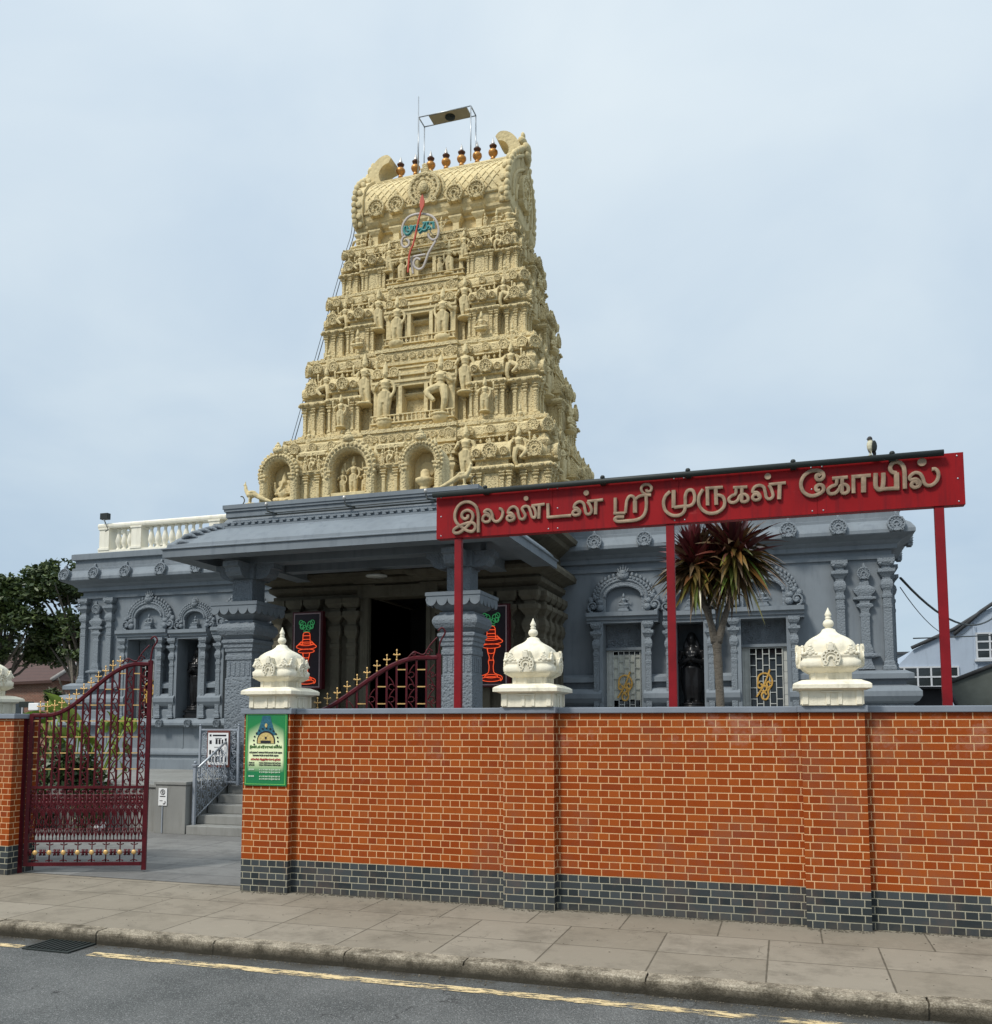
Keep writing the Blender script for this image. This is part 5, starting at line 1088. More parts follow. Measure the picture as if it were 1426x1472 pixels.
# neck
nk=MB(); z0=13.95-TZ; nx,ny=env(14.3); nx-=.10; ny-=.08
nk.rings(-nx,nx,-ny,ny,[(.14,z0),(.14,z0+.05),(.05,z0+.06),(.05,z0+.10),(-.12,z0+.11),(-.12,z0+.42),(-.04,z0+.44),(-.04,z0+.50),(.02,z0+.53),(.06,z0+.58),(.07,z0+.64),(.03,z0+.66)])
for x in (-1.5,-.92,.68,1.28):
    nk.stack(x,-ny+.02,[(.11,.12,z0+.02),(.11,.12,z0+.08),(.08,.09,z0+.1),(.08,.09,z0+.30),(.11,.12,z0+.34),(.17,.17,z0+.42),(.17,.17,z0+.46),(.13,.14,z0+.48),(.16,.22,z0+.54),(.19,.27,z0+.60)])
for y in (-.5,.5):
    for s in (-1,1): nk.stack(s*(nx-.02),y,[(.12,.11,z0+.02),(.09,.08,z0+.1),(.09,.08,z0+.30),(.17,.17,z0+.42),(.2,.19,z0+.60)])
for sx in (-1,1):
    for sy in (-1,1):
        nk.stack(sx*(nx-.12),sy*(ny-.12),[(.15,z0+.05),(.15,z0+.1),(.11,z0+.12),(.11,z0+.33),(.15,z0+.37),(.19,z0+.43),(.19,z0+.48),(.14,z0+.5),(.14,z0+.6)])
part(nk,'neck',M_cream,bevel=.006)
for sx in (-1,1):
    for sy in (-1,1): place('figure',FIG[3],tw,(sx*(nx-.02),sy*(ny-.0),z0+.04),(0,0,0 if sy<0 else pi),sc=.62)
for x,i,c in ((-1.85,3,.40),(1.75,3,.42),(1.45,1,.36),(-1.62,1,.34),(-.02,0,.5),(.32,0,.45)): place('figure',FIG[i],tw,(x,-ny-.12,z0+.03),sc=c)
# barrel roof
br=MB(); zb=14.60-TZ; BP=[(1.04,0),(1.10,.12),(1.12,.35),(1.08,.65),(.95,.98),(.72,1.27),(.42,1.53),(.20,1.70),(.07,1.80),(0,1.82)]
full=[(-y,z) for y,z in BP]+[(y,z) for y,z in BP[::-1]][1:]
def bsurf(y_sign,t):  # t 0..1 along profile
    u=t*(len(BP)-1); i=min(int(u),len(BP)-2); f=u-i; y=BP[i][0]*(1-f)+BP[i+1][0]*f; z=BP[i][1]*(1-f)+BP[i+1][1]*f; return (y_sign*y,z)
br.px([(y,zb+z) for y,z in full][::-1],-1.85,1.85)
part(br,'barrel_roof',M_cream,fix=True)
lt_=MB()
for k in range(-6,27):
    for d_ in (1,-1):
        pts=[]
        for j in range(13):
            t=.22+.74*j/12; x=-1.85+k*.20+d_*(j/12-.0)*1.35+(1.35 if d_<0 else 0)-.9
            if -1.82<x<1.82: y,z=bsurf(-1,t); pts.append((x,y-.008,zb+z))
        if len(pts)>2: lt_.tube(pts,.016,5)
lt_.tube([(-1.85,-1.12,zb+.28),(1.85,-1.12,zb+.28)],.04,6)
part(lt_,'lattice',M_cream)
kk=MB()
for x,r_,z in ((-.12,.42,.62),(-1.42,.22,.34),(-.88,.22,.34),(.68,.22,.34),(1.25,.22,.34)):
    kk.merge(kudu(r_,.14),Matrix.Translation((x,-1.12 if r_<.3 else -1.10,zb+z)))
kk.merge(kudu(.30,.10),Matrix.Translation((-.12,-1.12,zb+.62))); kk.ball((-.12,-1.28,zb+.62),(.12,.08,.16)); kk.tube([(-.12,-.95,zb+.95),(-.12,-.86,zb+1.2),(-.12,-.80,zb+1.32)],[.20,.14,.02],8); kk.tube(crom([(-.58,-1.08,zb+.4),(-.54,-1.08,zb+.85),(-.12,-1.02,zb+1.14),(.30,-1.08,zb+.85),(.34,-1.08,zb+.4)],5),.04,6)
part(kk,'medallions' if 0 else 'medallion',M_carved,fix=True)
for s in (-1,1):
    g=MB()
    GP=[(y*1.07,z*1.05-.02) for y,z in BP]; fullg=[(-y,z) for y,z in GP]+[(y,z) for y,z in GP[::-1]][1:]
    xa,xb_=sorted((s*1.80,s*2.03)); g.px([(y,zb+z) for y,z in fullg][::-1],xa,xb_)
    for j in range(15):
        t=.02+.9*j/14; 
        for q in (-1,1):
            y,z=bsurf(q,t); g.ball((s*2.02,y*1.10,zb+z*1.07),(.075,.075,.10),7,5)
            if q<0 and j%2==0: g.ball((s*1.90,y*1.08-.02,zb+z*1.05),(.08,.04,.09),7,5)
    for a in (.95,.70,.45):
        g.tube([(s*2.04,a*y*1.0,zb+.35+(z-.1)*a*.82) for y,z in fullg],.05,6)
    g.merge(kudu(.42,.14),Matrix.Rotation(s*pi/2,4,'Z')@Matrix.Translation((0,-2.04,zb+.75)))
    # curled horn on top
    pr=crom([(2.02,1.20),(2.06,1.65),(1.98,1.95),(1.84,2.20),(1.66,2.34),(1.48,2.36),(1.36,2.26)],4); pr2=crom([(1.42,2.14),(1.58,2.08),(1.68,1.92),(1.66,1.72),(1.58,1.60)],4)
    poly=[(s*x,zb+z) for x,z in pr+pr2]; 
    if s<0: poly=poly[::-1]
    g.pxz(poly[::-1],-.30,.30)
    g.ball((s*2.0,-.05,zb+2.10),(.12,.20,.14)); g.ball((s*2.08,0,zb+1.92),(.12,.22,.18)); g.ball((s*2.02,-.02,zb+2.3),(.06,.07,.11)); g.ball((s*2.10,0,zb+1.70),(.10,.20,.15))
    g.v=[(x+s*.12*max(0,(z-zb)/1.8)**1.3 if z<zb+1.8 else x+s*.12*max(0,1-(z-zb-1.8)*.6),y,z) for x,y,z in g.v]
    part(g,'gable_arch',M_cream,fix=True)
# kalasams
kal=empty('kalasam',None,None) if 0 else None
kb1=MB().lathe(0,0,[(.055,-.03),(.07,0),(.05,.03),(.055,.05),(.10,.09),(.125,.14),(.12,.185),(.09,.22),(.06,.235)],14).mesh('bulb',M_copper)
kb2=MB().lathe(0,0,[(.055,.235),(.05,.255),(.085,.29),(.10,.325),(.07,.345),(.045,.35)],14).mesh('collar',M_copperdark); kb3=MB().lathe(0,0,[(.05,.35),(.055,.375),(.035,.43),(.012,.50),(.002,.54)],12).mesh('tip',M_silver)
kb2b=MB().lathe(0,0,[(.05,.235),(.07,.25),(.075,.27),(.05,.28)],12)
for k in range(7):
    x=-1.30+k*.432; r_=link('roof_finial',kb1,tw,(x,0,zb+1.81+.06)); r_.scale=(1.0,1.0,1.08)
    place('collar',kb2,r_); place('tip',kb3,r_)
# steel frame with lamp panel above the roof
fr=empty('lamp_frame','thin steel frame carrying a flat lamp panel above the tower roof','frame',(-8.05,20.95,16.40))
b=MB(); a0,a1,d0,d1,zt=-.74,.72,-.20,.20,1.50
for x,y in ((a0,d0),(a0,d1),(a1,d0),(a1,d1)): b.tube([(x,y,0),(x,y,zt)],.017,6)
for q in (((a0,d0),(a1,d0)),((a0,d1),(a1,d1)),((a0,d0),(a0,d1)),((a1,d0),(a1,d1))): b.tube([(q[0][0],q[0][1],zt),(q[1][0],q[1][1],zt)],.017,6)
b.build('frame',M_steel,fr); b=MB().box(a0+.28,a1-.40+.28,d0+.01,d1-.01,zt-.02,zt+.02); b.build('panel',plain('panel_beige',(.32,.28,.2),.6),fr); b=MB().lathe((a0+a1)/2+.08,0,[(.13,zt-.05),(.13,zt-.02)],20); b.lathe((a0+a1)/2+.08,0,[(.07,zt-.08),(.09,zt-.05)],16); b.build('lamp',M_pipe,fr)
rd=MB().tube([(0,0,0),(0,0,2.2)],.014,6); rd.tube([(0,0,0),(0,0,.9)],.022,6); o=rd.build('lightning_rod',M_steel,None,(-8.86,20.9,16.4)); tag(o,'tall thin lightning rod standing on the tower roof, left of the lamp frame','rod')
# neon tamil emblem on the tower
M_tube=plain('white_neon_tube_off',(.42,.375,.34),.4); M_vel=plain('red_vel',(.45,.06,.03),.45); M_teal=plain('teal_letters',(.02,.20,.19),.4); M_teal_edge=plain('pale_teal',(.45,.62,.60),.4)
ns=empty('tower_neon_emblem','curled pale tube emblem with teal Tamil name and red spear, high on the tower','neon sign',(-8.2,19.3,13.6))
def bandset(S,name,mat,y,dp,grow=0,idx=None):
    b=MB()
    for i,(wd,sm,Pp) in enumerate(S):
        if idx is not None and i not in idx: continue
        Q=crom(Pp,5) if sm else Pp
        b.band(Q,wd+grow,dp)
    o=b.build(name,mat,ns); o.location=Vector((0,y,0))-Vector(ns.location); fixnormals(o.data)
bandset(TOWER_RING,'tube_ring',M_tube,19.30,.04,-.014,{0,1,2,3}); bandset(TOWER_RING,'spear',M_vel,19.22,.03,-.012,{4})
b=MB(); 
sp_=TOWER_RING[4][2][0]; leaf=[(sp_[0]+dx,sp_[1]+dz) for dx,dz in ((0,-.12),(.06,.02),(.07,.12),(.04,.24),(.02,.30),(-.03,.22),(-.05,.10),(-.05,0))]; b.pxz(leaf,-.04,0); o=b.build('spear_blade',M_vel,ns); o.location=Vector((0,19.21,0))-Vector(ns.location); fixnormals(o.data)
bandset(TOWER_TEXT,'lettering',M_teal,19.24,.03,-.002); bandset(TOWER_TEXT,'letter_tray',M_teal_edge,19.27,.02,.025)
b=MB()
for x,z in ((-8.5,13.7),(-7.85,13.8),(-8.2,14.25),(-8.15,13.4)): b.tube([(x,19.29,z),(x,19.75,z)],.012,5)
o=b.build('bracket',M_steel,ns); o.location=-Vector(ns.location)
# light cable down the left corner
b=MB(); pts=[(TX-2.05,TY-1.1,15.4)]
for z in (14.6,13.9,12.6,10.9,8.8,7.4): wx,wy=env(z); pts.append((TX-wx-.10,TY-wy*.9,z))
b.tube(crom(pts,4),.011,5); b.tube(crom([(x-.05,y-.05,z) for x,y,z in pts],4),.008,5); o=b.build('tower_cable',M_pipe,None); tag(o,'thin dark cable hanging down the left edge of the cream tower','cable')

# ---------------------------------------------------------------- gates
M_goldt=plain('gilded_points',(.66,.42,.16),.35,.3,.2,14)
def gate(L,hlow,hhigh,name,lb,loc,rz,group='maroon wrought iron gate leaves'):
    t=empty(name,lb,'gate',loc,group,rz)
    def top(u):
        c=(1-cos(pi*min(1,max(0,(u-.12)/.78))))/2; return hlow+(hhigh-hlow)*c
    fr=MB(); fr.box(0,.05,-.025,.025,0,hlow+.02); fr.box(L-.055,L,-.02,.02,-.06,hhigh+.05)
    fr.box(.05,L-.065,-.022,.022,0,.045); fr.box(.05,L-.065,-.018,.018,.31,.34); fr.box(.05,L-.065,-.02,.02,1.02,1.055)
    pts=[(.02+(L-.06)*k/28,0,top(k/28)) for k in range(29)]; fr.tube(pts,.030,6,sm=False)
    fr.build('frame',M_maroon,t)
    nb=16; bars=MB(); rings=MB(); scr=MB(); fin=MB(); gb_=MB(); dx=(L-.09)/nb
    for k in range(1,nb):
        x=.03+dx*k; bars.box(x-.012,x+.012,-.010,.010,1.055,top(x/L)); 
    for k in range(0,nb):
        xc=.03+dx*(k+.5); tt=top(xc/L); 
        if k%2==1:   # scroll columns
            z=1.06; f=1
            while z+.20<tt:
                scr.tube([(xc+f*(dx*.30)*cos(a),0,z+.05+.035*sin(a)) for a in [i*.7 for i in range(8)]],.0072,5)
                scr.tube(crom([(xc+f*dx*.3,0,z+.05),(xc+f*.01,0,z+.12),(xc-f*dx*.3,0,z+.18)],4),.0085,5); z+=.155; f=-f
        else:
            z=1.28
            while z<tt-.06:
                gb_.box(xc-dx*.42,xc+dx*.42,-.013,.013,z-.007,z+.007); z+=.215
    # wavy lower lattice
    for k in range(nb):
        xc=.03+dx*(k+.5)
        scr.tube([(xc+dx*.42*cos(a),0,.86+.085*sin(a)) for a in [i*.52 for i in range(13)]],.0085,5); scr.tube([(xc+dx*.24*cos(a),0,.66+.10*sin(a)) for a in [i*.52 for i in range(13)]],.0085,5)
        scr.tube(crom([(xc-dx*.45,0,.95),(xc-dx*.1,0,.80),(xc+dx*.40,0,.72),(xc+dx*.1,0,.60),(xc-dx*.4,0,.52)],4),.0085,5)
        scr.tube(crom([(xc+dx*.45,0,.95),(xc+dx*.1,0,.80),(xc-dx*.40,0,.72),(xc-dx*.1,0,.60),(xc+dx*.4,0,.52)],4),.0085,5)
        scr.box(xc-.005,xc+.005,-.005,.005,.34,.56); scr.tube([(xc-dx*.42+dx*.84*i/8,0,.40+.09*abs(sin(pi*i/8))) for i in range(9)],.0085,5); scr.tube([(xc-dx*.3,0,.50),(xc,0,.36),(xc+dx*.3,0,.50)],.0085,5)
        for q_ in range(5): scr.tube(spiral3(xc+(-1)**q_*dx*.2,.72+.065*q_,.032,.008,90*q_,500),.0072,5)
        scr.tube([(xc+dx*.5,0,.34),(xc+dx*.5,0,1.02)],.0072,5)
        for z_ in (.98,.93,.88,.83): scr.ball((xc,0,z_),(.024,.012,.022),6,4)
    n2=8; d2=(L-.12)/n2
    ros=MB()
    for k in range(n2):
        xc=.05+d2*(k+.5); ros.ball((xc,-.010,.175),(.034,.018,.034),10,6); scr.tube([(xc,0,.05),(xc,0,.31)],.0085,5)
        for sx in (-1,1):
            scr.tube([(xc+sx*.035,0,.175),(xc+sx*d2*.5,0,.175)],.0085,5); scr.tube([(xc+sx*d2*.30,0,.215),(xc+sx*d2*.44,0,.135)],.010,5); scr.tube([(xc+sx*d2*.30,0,.135),(xc+sx*d2*.44,0,.215)],.010,5)
            for z_ in (.075,.275): scr.tube([(xc+sx*.012,0,z_),(xc+sx*.045,0,z_+(.012 if z_>.1 else -.012))],.0085,5)
            scr.ball((xc+sx*d2*.5,0,.175),(.014,.01,.014),6,4)
    # end scroll column beside the tall post and the top curl
    x=L-.10
    for k in range(9): 
        z=1.08+.17*k
        if z<hhigh-.1: scr.tube(spiral3(x,z+.07,.035,.008,0,380*(1 if k%2 else -1)),.0072,5)
    scr.tube([(a,0,c) for a,c in crom([(L-.03,hhigh+.03),(L-.01,hhigh+.20),(L+.05,hhigh+.32),(L+.01,hhigh+.38),(L-.04,hhigh+.34)],5)],.012,6)
    scr.tube([(a,0,c) for a,c in crom([(L-.42,hhigh-.0),(L-.34,hhigh+.07),(L-.22,hhigh+.04),(L-.14,hhigh+.16),(L-.05,hhigh+.26)],5)],.010,6); scr.tube(spiral3(L-.16,hhigh+.07,.05,.01,0,420),.009,6); scr.tube(spiral3(L-.34,hhigh+.05,.035,.01,0,420),.008,6)
    bars.build('bars',M_maroon,t) if 0 else bars.build('bar',M_maroon,t); scr.build('scrollwork',M_maroon,t); gb_.build('gilded_band',M_goldt,t); ros.build('rosette',M_goldt,t)
    for k in range(1,13):
        xc=.03+dx*(k+.0); z=top(xc/L)
        fin.tube([(xc,0,z+.02),(xc,0,z+.17)],[.010,.004],6); fin.ball((xc,0,z+.175),(.012,.01,.018),6,4)
        for s in (-1,1): fin.tube([(xc,0,z+.115),(xc+s*.030,0,z+.122)],[.009,.008],5); fin.ball((xc+s*.036,0,z+.124),(.013,.010,.012),6,4)
        fin.ball((xc,0,z+.055),(.015,.013,.012),6,4)
    fin.build('gilded_finial',M_goldt,t)
    return t
def spiral3(cx,cz,r0,r1,a0,turn,n=14): return [(x,0,z) for x,z in spiral(cx,cz,r0,r1,a0,turn,n)]
g1=gate(1.60,2.0,2.70,'gate_leaf','maroon iron gate leaf with gold points standing half open at the left brick pier',(-9.72,9.72,.09),atan2(.55,1.47))
g2=gate(2.10,1.98,2.72,'gate_leaf','maroon iron gate leaf folded back behind the brick wall, only its curved top showing',(-6.15,10.05,.09),atan2(.55,2.02))
b=MB(); b.box(-.17,0,-.035,.035,-.08,2.02); 
hp=b.build('gate_post',M_maroon,None,(-9.76,9.70,.08)); tag(hp,'flat maroon steel gate post with round bolt heads fixed on the left brick pier','post')
for z in (.25,.48,.72,1.15,1.42,1.62,1.82): 
    o=MB().ball((-.085,-.04,z-.08),(.032,.016,.032),10,6).build('bolt',M_steel,hp)
# small camera box on the left pier
cb_=empty('camera_box','small white and black camera on the corner of the left pier beside the gate post','camera',(-9.80,9.86,2.11))
MB().box(-.05,.12,-.06,.06,.05,.15).build('housing',M_paper,cb_,bevel=.008); MB().box(-.22,-.06,-.05,.05,.09,.17).build('bracket',M_pipe,cb_)
# ---------------------------------------------------------------- poster
m=NT('green_poster'); sp=m.n('ShaderNodeSeparateXYZ'); m.l(m.obj(),sp.inputs[0])
zz_=sp.outputs[2]; ax=m.math('ABSOLUTE',sp.outputs[0])
fac=m.math('MULTIPLY',m.math('MULTIPLY',m.rng(zz_,.16,.30),m.rng(m.math('ADD',zz_,m.math('MULTIPLY',ax,.5)),.80,.60)),m.rng(ax,.255,.225))
c=m.mix(m.mix((.005,.14,.075),(.02,.24,.045),m.noise(3,2)),(.80,.86,.52),fac); M_post=m.fin(c,.3,spec=.5)
pt=empty('poster','green printed temple poster on the brick gateway pier under the first ivory cap','poster',(-5.925,9.488,1.245))
MB().box(-.285,.285,-.006,.006,0,.865).build('board',M_post,pt)
def flat(name,mat,polys,y=-.0085,d=.002):
    b=MB()
    for pg in polys: b.pxz(pg,y,y+d)
    o=b.build(name,mat,pt); fixnormals(o.data); return o
M_pgold=plain('poster_gold',(.55,.42,.16),.4,0,.3,60); M_pteal=plain('poster_teal',(.03,.12,.17),.4,0,.3,60); M_pgr=plain('poster_light_green',(.18,.50,.12),.4); M_pdg=plain('poster_dark_green',(.03,.13,.02),.4); M_pred=plain('poster_red',(.40,.03,.05),.4); M_pwhite=plain('poster_pale',(.55,.65,.5),.4)
flat('printed_border',M_pgr,[[(-.27,.015),(.27,.015),(.27,.022),(-.27,.022)],[(-.27,.843),(.27,.843),(.27,.850),(-.27,.850)],[(-.27,.022),(-.263,.022),(-.263,.843),(-.27,.843)],[(.263,.022),(.27,.022),(.27,.843),(.263,.843)]])
flat('printed_tower',M_pteal,[[(-.14,.60),(.14,.60),(.10,.68),(-.10,.68)],[(-.10,.682),(.10,.682),(.075,.75),(-.075,.75)],[(-.075,.752),(.075,.752),(.06,.80),(-.06,.80)],[(-.065,.802),(.065,.802),(.05,.83),(-.05,.83)]])
flat('printed_arch',M_ink,[[(-.125,.50)]+[(.125*cos(radians(a)),.53+.12*sin(radians(a))) for a in range(180,-1,-15)]+[(.125,.50)]],-.0105)
flat('printed_shrine',M_pgold,[[(-.11,.502)]+[(.11*cos(radians(a)),.53+.10*sin(radians(a))) for a in range(180,-1,-15)]+[(.11,.502)]],-.0125)
flat('printed_figure',M_ink,[[(-.07,.505),(.07,.505),(.07,.535),(-.07,.535)],[(-.01,.55),(.01,.55),(.015,.58),(-.015,.58)]],-.0145)
b=MB()
for a in range(-20,201,18):
    x,z=.165*cos(radians(a)),.53+.15*sin(radians(a)); b.pxz([(x+.012*cos(q),z+.012*sin(q)) for q in [k*1.05 for k in range(6)]],-.0125,-.0105)
b.build('printed_bead',M_ink,pt)
b=MB().pxz([(.018*cos(k*.6),.715+.026*sin(k*.6)) for k in range(10)],-.0125,-.0105); b.build('printed_lamp',M_pgold,pt)
def text(s,size,x,z,mat,y=-.0105,align='CENTER',name='lettering',par=None,ext=.0006,sx=1,rot=0):
    cu=bpy.data.curves.new('t','FONT'); cu.body=s; cu.size=size; cu.align_x=align; cu.extrude=ext; cu.offset=.0016 if size<.04 else .0012; cu.resolution_u=2
    o=bpy.data.objects.new('t',cu); scene.collection.objects.link(o); dg=bpy.context.evaluated_depsgraph_get(); me=bpy.data.meshes.new_from_object(o.evaluated_get(dg)); bpy.data.objects.remove(o)
    me.materials.clear(); me.materials.append(mat); q=place(name,me,par or pt,(x,y,z),(pi/2,0,0),(sx,1,1)); return q
text('இலண்டன் ஸ்ரீ முருகன் கோயில்',.040,0,.447,M_pdg,sx=.62,ext=.001)
text('பூஜைகள் காலை 07.00 முதல் 12.30 வரை',.027,0,.385,M_ink,sx=.78); text('மாலை 04.30 முதல் 09.00 வரை',.027,0,.350,M_ink,sx=.85)
text('கோயில் திறந்திருக்கும் நேரம்',.028,0,.302,M_pred,sx=.9)
text('திங்கள்',.018,-.19,.265,M_ink); text('வெள்ளி',.018,-.19,.238,M_ink); text('காலை 08.00 மாலை 09.30 பூஜை',.018,.06,.265,M_ink); text('காலை 08.00 மாலை 10.00 பூஜை',.018,.06,.240,M_ink)
for k,z in enumerate((.185,.155,.105,.075)): text('முருகா சரணம் கந்தா சரணம்',.020,.06,z,M_pwhite,sx=.9); text('020 8478',.020,-.19,z,M_pwhite) if k%2==0 else None
# ---------------------------------------------------------------- railings, notice, sign
def lattice(b,x0,x1,z0,z1,fn=lambda x:(0,1),n=4,r=.008,seed=1):
    """scroll panels between x0..x1"""
    dx=(x1-x0)/n; rr=random.Random(seed)
    for k in range(n):
        xc=x0+dx*(k+.5); za,zb_=fn(xc)
        z=za+.07; f=1
        while z<zb_-.05:
            b.tube([(x,0,zz) for x,zz in spiral(xc+f*dx*.10,z,dx*.34,dx*.06,rr.uniform(0,360),430*f,14)],r,5); b.tube([(x,0,zz) for x,zz in spiral(xc-f*dx*.22,z+.05,dx*.2,dx*.05,0,-400*f,10)],r*.8,5); z+=.115; f=-f
        b.tube([(xc+dx*.5,0,za),(xc+dx*.5,0,zb_)],r,5)
rl=empty('stair_railing','sloping grey scrollwork railing with pale handrail on the left side of the entrance steps','railing',(-10.20,14.0,.0))
b=MB(); b.box(-.026,.026,-.026,.026,.16,1.20); b.stack(0,0,[(.045,1.20),(.05,1.23),(.02,1.24)]); b.ball((0,0,1.27),(.03,.03,.03)); 
b.build('newel_post',M_greyrail,rl)
b=MB(); b.tube([(.0,0,1.12),(0,1.25,1.80)],.022,8); b.tube([(0,0,.26),(0,1.25,.94)],.012,6); b.build('handrail',M_steel,rl)
b=MB(); lattice(b,0.02,1.25,0,0,lambda y:(.24+.54*y,1.09+.54*y),7); q=MB().merge(b,Matrix.Rotation(pi/2,4,'Z')); q.build('scrollwork',M_greyrail,rl)
b=MB(); b.box(-.018,.018,1.232,1.268,.8,1.92); b.ball((0,1.25,1.95),(.03,.03,.03)); b.build('top_post',M_greyrail,rl)
r2=empty('terrace_railing','upright grey scrollwork railing panel on the terrace edge behind the notice board','railing',(-10.82,14.985,.80))
b=MB(); 
for x in (0,.86): b=MB(); b.box(x-.018,x+.018,-.018,.018,.0,1.12); b.ball((x,0,1.145),(.024,.024,.024)); b.build('post',M_greyrail,r2)
b=MB(); b.box(.03,.83,-.015,.015,1.04,1.07); b.box(.03,.83,-.015,.015,.05,.08); b.build('rail',M_greyrail,r2); b=MB(); lattice(b,.03,.83,.08,1.04,lambda x:(.08,1.04),5,.009,3); b.build('scrollwork',M_greyrail,r2)
nb_=empty('notice_board','white notice board with a brown frame hung on the grey terrace railing','notice board',(-10.38,14.935,1.14))
MB().box(-.25,.25,0,.03,0,.70).build('frame',M_wood,nb_,bevel=.004); MB().box(-.225,.225,-.006,0,.045,.655).build('paper',M_paper,nb_)
b=MB(); rr=random.Random(2)
for z in (.60,):
    b.box(-.19,-.15,-.009,-.0065,.585,.625); b.box(-.12,.18,-.009,-.0065,.59,.62)
for row,z in enumerate((.44,.24,.10)):
    for k in range(6):
        if rr.random()<.15: continue
        x=-.19+k*.068; b.box(x,x+.03+rr.random()*.02,-.009,-.0065,z,z+.07+rr.random()*.04)
b.box(-.06,.08,-.009,-.0065,.545,.555); b.box(-.08,.06,-.009,-.0065,.375,.385); b.build('printing',M_ink,nb_)
sn=empty('wall_notice','small white notice with a round symbol stuck on the granite block by the steps','notice',(-10.76,13.856,.50))
MB().box(-.09,.09,-.012,0,0,.31).build('plate',M_paper,sn); b=MB().tube([(.045*cos(a),-.014,.24+.045*sin(a)) for a in [k*2*pi/16 for k in range(16)]],.006,5,closed=True); b.tube([(a,-.014,c) for a,c in crom([(-.02,.25),(0,.265),(.015,.25),(-.015,.225),(.018,.222)],3)],.005,5); b.box(-.06,.06,-.015,-.012,.155,.17); b.box(-.06,.0,-.015,-.012,.08,.09)
b.tube([(.03+.03*cos(radians(a)),-.014,.06+.03*sin(radians(a))) for a in range(-120,60,20)],.008,5); b.build('printing',M_ink,sn)
# wire down from block notice
b=MB().box(-10.775,-10.755,13.845,13.858,0.01,.49); o=b.build('wall_conduit',M_greyrail,None); tag(o,'thin pale conduit running down the granite block under the white notice','conduit')
# ---------------------------------------------------------------- vegetation
def leafmat(name,c0,c1,tr=.25,bc=None):
    m=NT(name); oi=m.n('ShaderNodeNewGeometry'); c=m.mix(c0,c1,oi.outputs['Random Per Island']); m.b.inputs['Transmission Weight'].default_value=0
    m.b.inputs['Subsurface Weight'].default_value=0; return m.fin(c,.45,spec=.4)
M_leaf=leafmat('dark_leaf',(.020,.040,.012),(.085,.115,.030)); M_leaf2=leafmat('bright_leaf',(.10,.17,.02),(.28,.36,.06)); M_leaf3=leafmat('shrub_leaf',(.012,.030,.010),(.05,.085,.02))
m=NT('bark'); M_bark=m.fin(m.mix((.10,.085,.065),(.22,.19,.15),m.noise(9,5,.7,stretch=(1,1,3))),.9,m.bump(m.noise(18,6,.75,stretch=(1,1,2.2)),1.0,.05))
m=NT('cordyline_leaf'); at_=m.n('ShaderNodeVertexColor'); at_.layer_name='Col'
M_cord=m.fin(at_.outputs[0],.35,spec=.55)
pl_=empty('cordyline_palm','dark red and green spiky palm with forked trunk before the right temple wing','palm',(-.98,14.6,0))
b=MB(); 
def rtube(b,pts,rs,n=10,k=4,amp=.06):
    Q=crom(pts,k); RR=[]
    for i in range(len(Q)):
        u=i/k; j=min(int(u),len(rs)-2); RR.append((rs[j]*(1-(u-j))+rs[j+1]*(u-j))*(1+amp*noise.noise(Vector(Q[i])*7)))
    b.tube(Q,RR,n)
PY0=0
trunk=[(.03,0,0),(.02,0,1.5),(0,0,2.6),(-.03,0,3.35)]
rtube(b,trunk,[.095,.07,.064,.07],12,8,.15)
tipL=(-.33,-.02,4.45); tipR=(.27,.02,4.60); 
rtube(b,[(-.05,0,3.25),(-.12,0,3.6),(-.25,0,4.0),tipL],[.07,.052,.048,.05],9); rtube(b,[(-.01,0,3.25),(.09,0,3.6),(.20,.02,4.0),tipR],[.07,.050,.046,.05],9); rtube(b,[(-.10,0,3.5),(-.13,.04,3.85),(-.05,.10,4.25)],[.045,.035,.032],8)
tipM=(-.02,.12,4.42)
b.build('trunk',M_bark,pl_)
def crown(tip,nl,rad,seed,low=-65):
    rr=random.Random(seed); vs=[];fs=[];cols=[]
    for i in range(nl):
        az=rr.uniform(0,2*pi); el=radians(low+ (158-abs(low)*.0)*rr.random()**.8*.95) if 1 else 0
        el=radians(rr.uniform(low,88)); ln=rad*rr.uniform(.75,1.12)*(1 if el>-.3 else .85); wd=rr.uniform(.036,.056); droop=rr.uniform(.10,.50)*(1.2 if el<.3 else .5)
        d=Vector((cos(az)*cos(el),sin(az)*cos(el),sin(el))); side=d.cross(Vector((0,0,1))); 
        if side.length<.1: side=Vector((1,0,0))
        side.normalize(); nrm=side.cross(d); tw_=rr.uniform(-.6,.6); side=(side*cos(tw_)+nrm*sin(tw_)).normalized(); base=Vector(tip)+d*.04+Vector((0,0,rr.uniform(-.22,.10)))
        old=max(0,min(1,(-el+.45)/1.2+rr.uniform(-.25,.25)))
        top=(rr.uniform(.05,.11),.013,.016); low_c=(rr.uniform(.11,.24),rr.uniform(.12,.20),.03); dead=(.11,.07,.035)
        c=[top[k]*(1-old)+low_c[k]*old for k in range(3)]
        if rr.random()<.22: c=dead
        if el<-.6 and rr.random()<.5: c=dead
        n0=len(vs); S=6
        for j in range(S+1):
            t=j/S; w_=wd*(.55+1.6*t*(1-t)*1.6)*(1-t**3) if j<S else .001
            p=base+d*ln*t+Vector((0,0,-droop*ln*t*t)); fold=.25*w_
            vs+=[p-side*w_,p+nrm*(-fold),p+side*w_]; cols+=[tuple(c)+(1,)]*3
        for j in range(S):
            a=n0+j*3; fs+=[(a,a+1,a+4,a+3),(a+1,a+2,a+5,a+4)]
    return vs,fs,cols
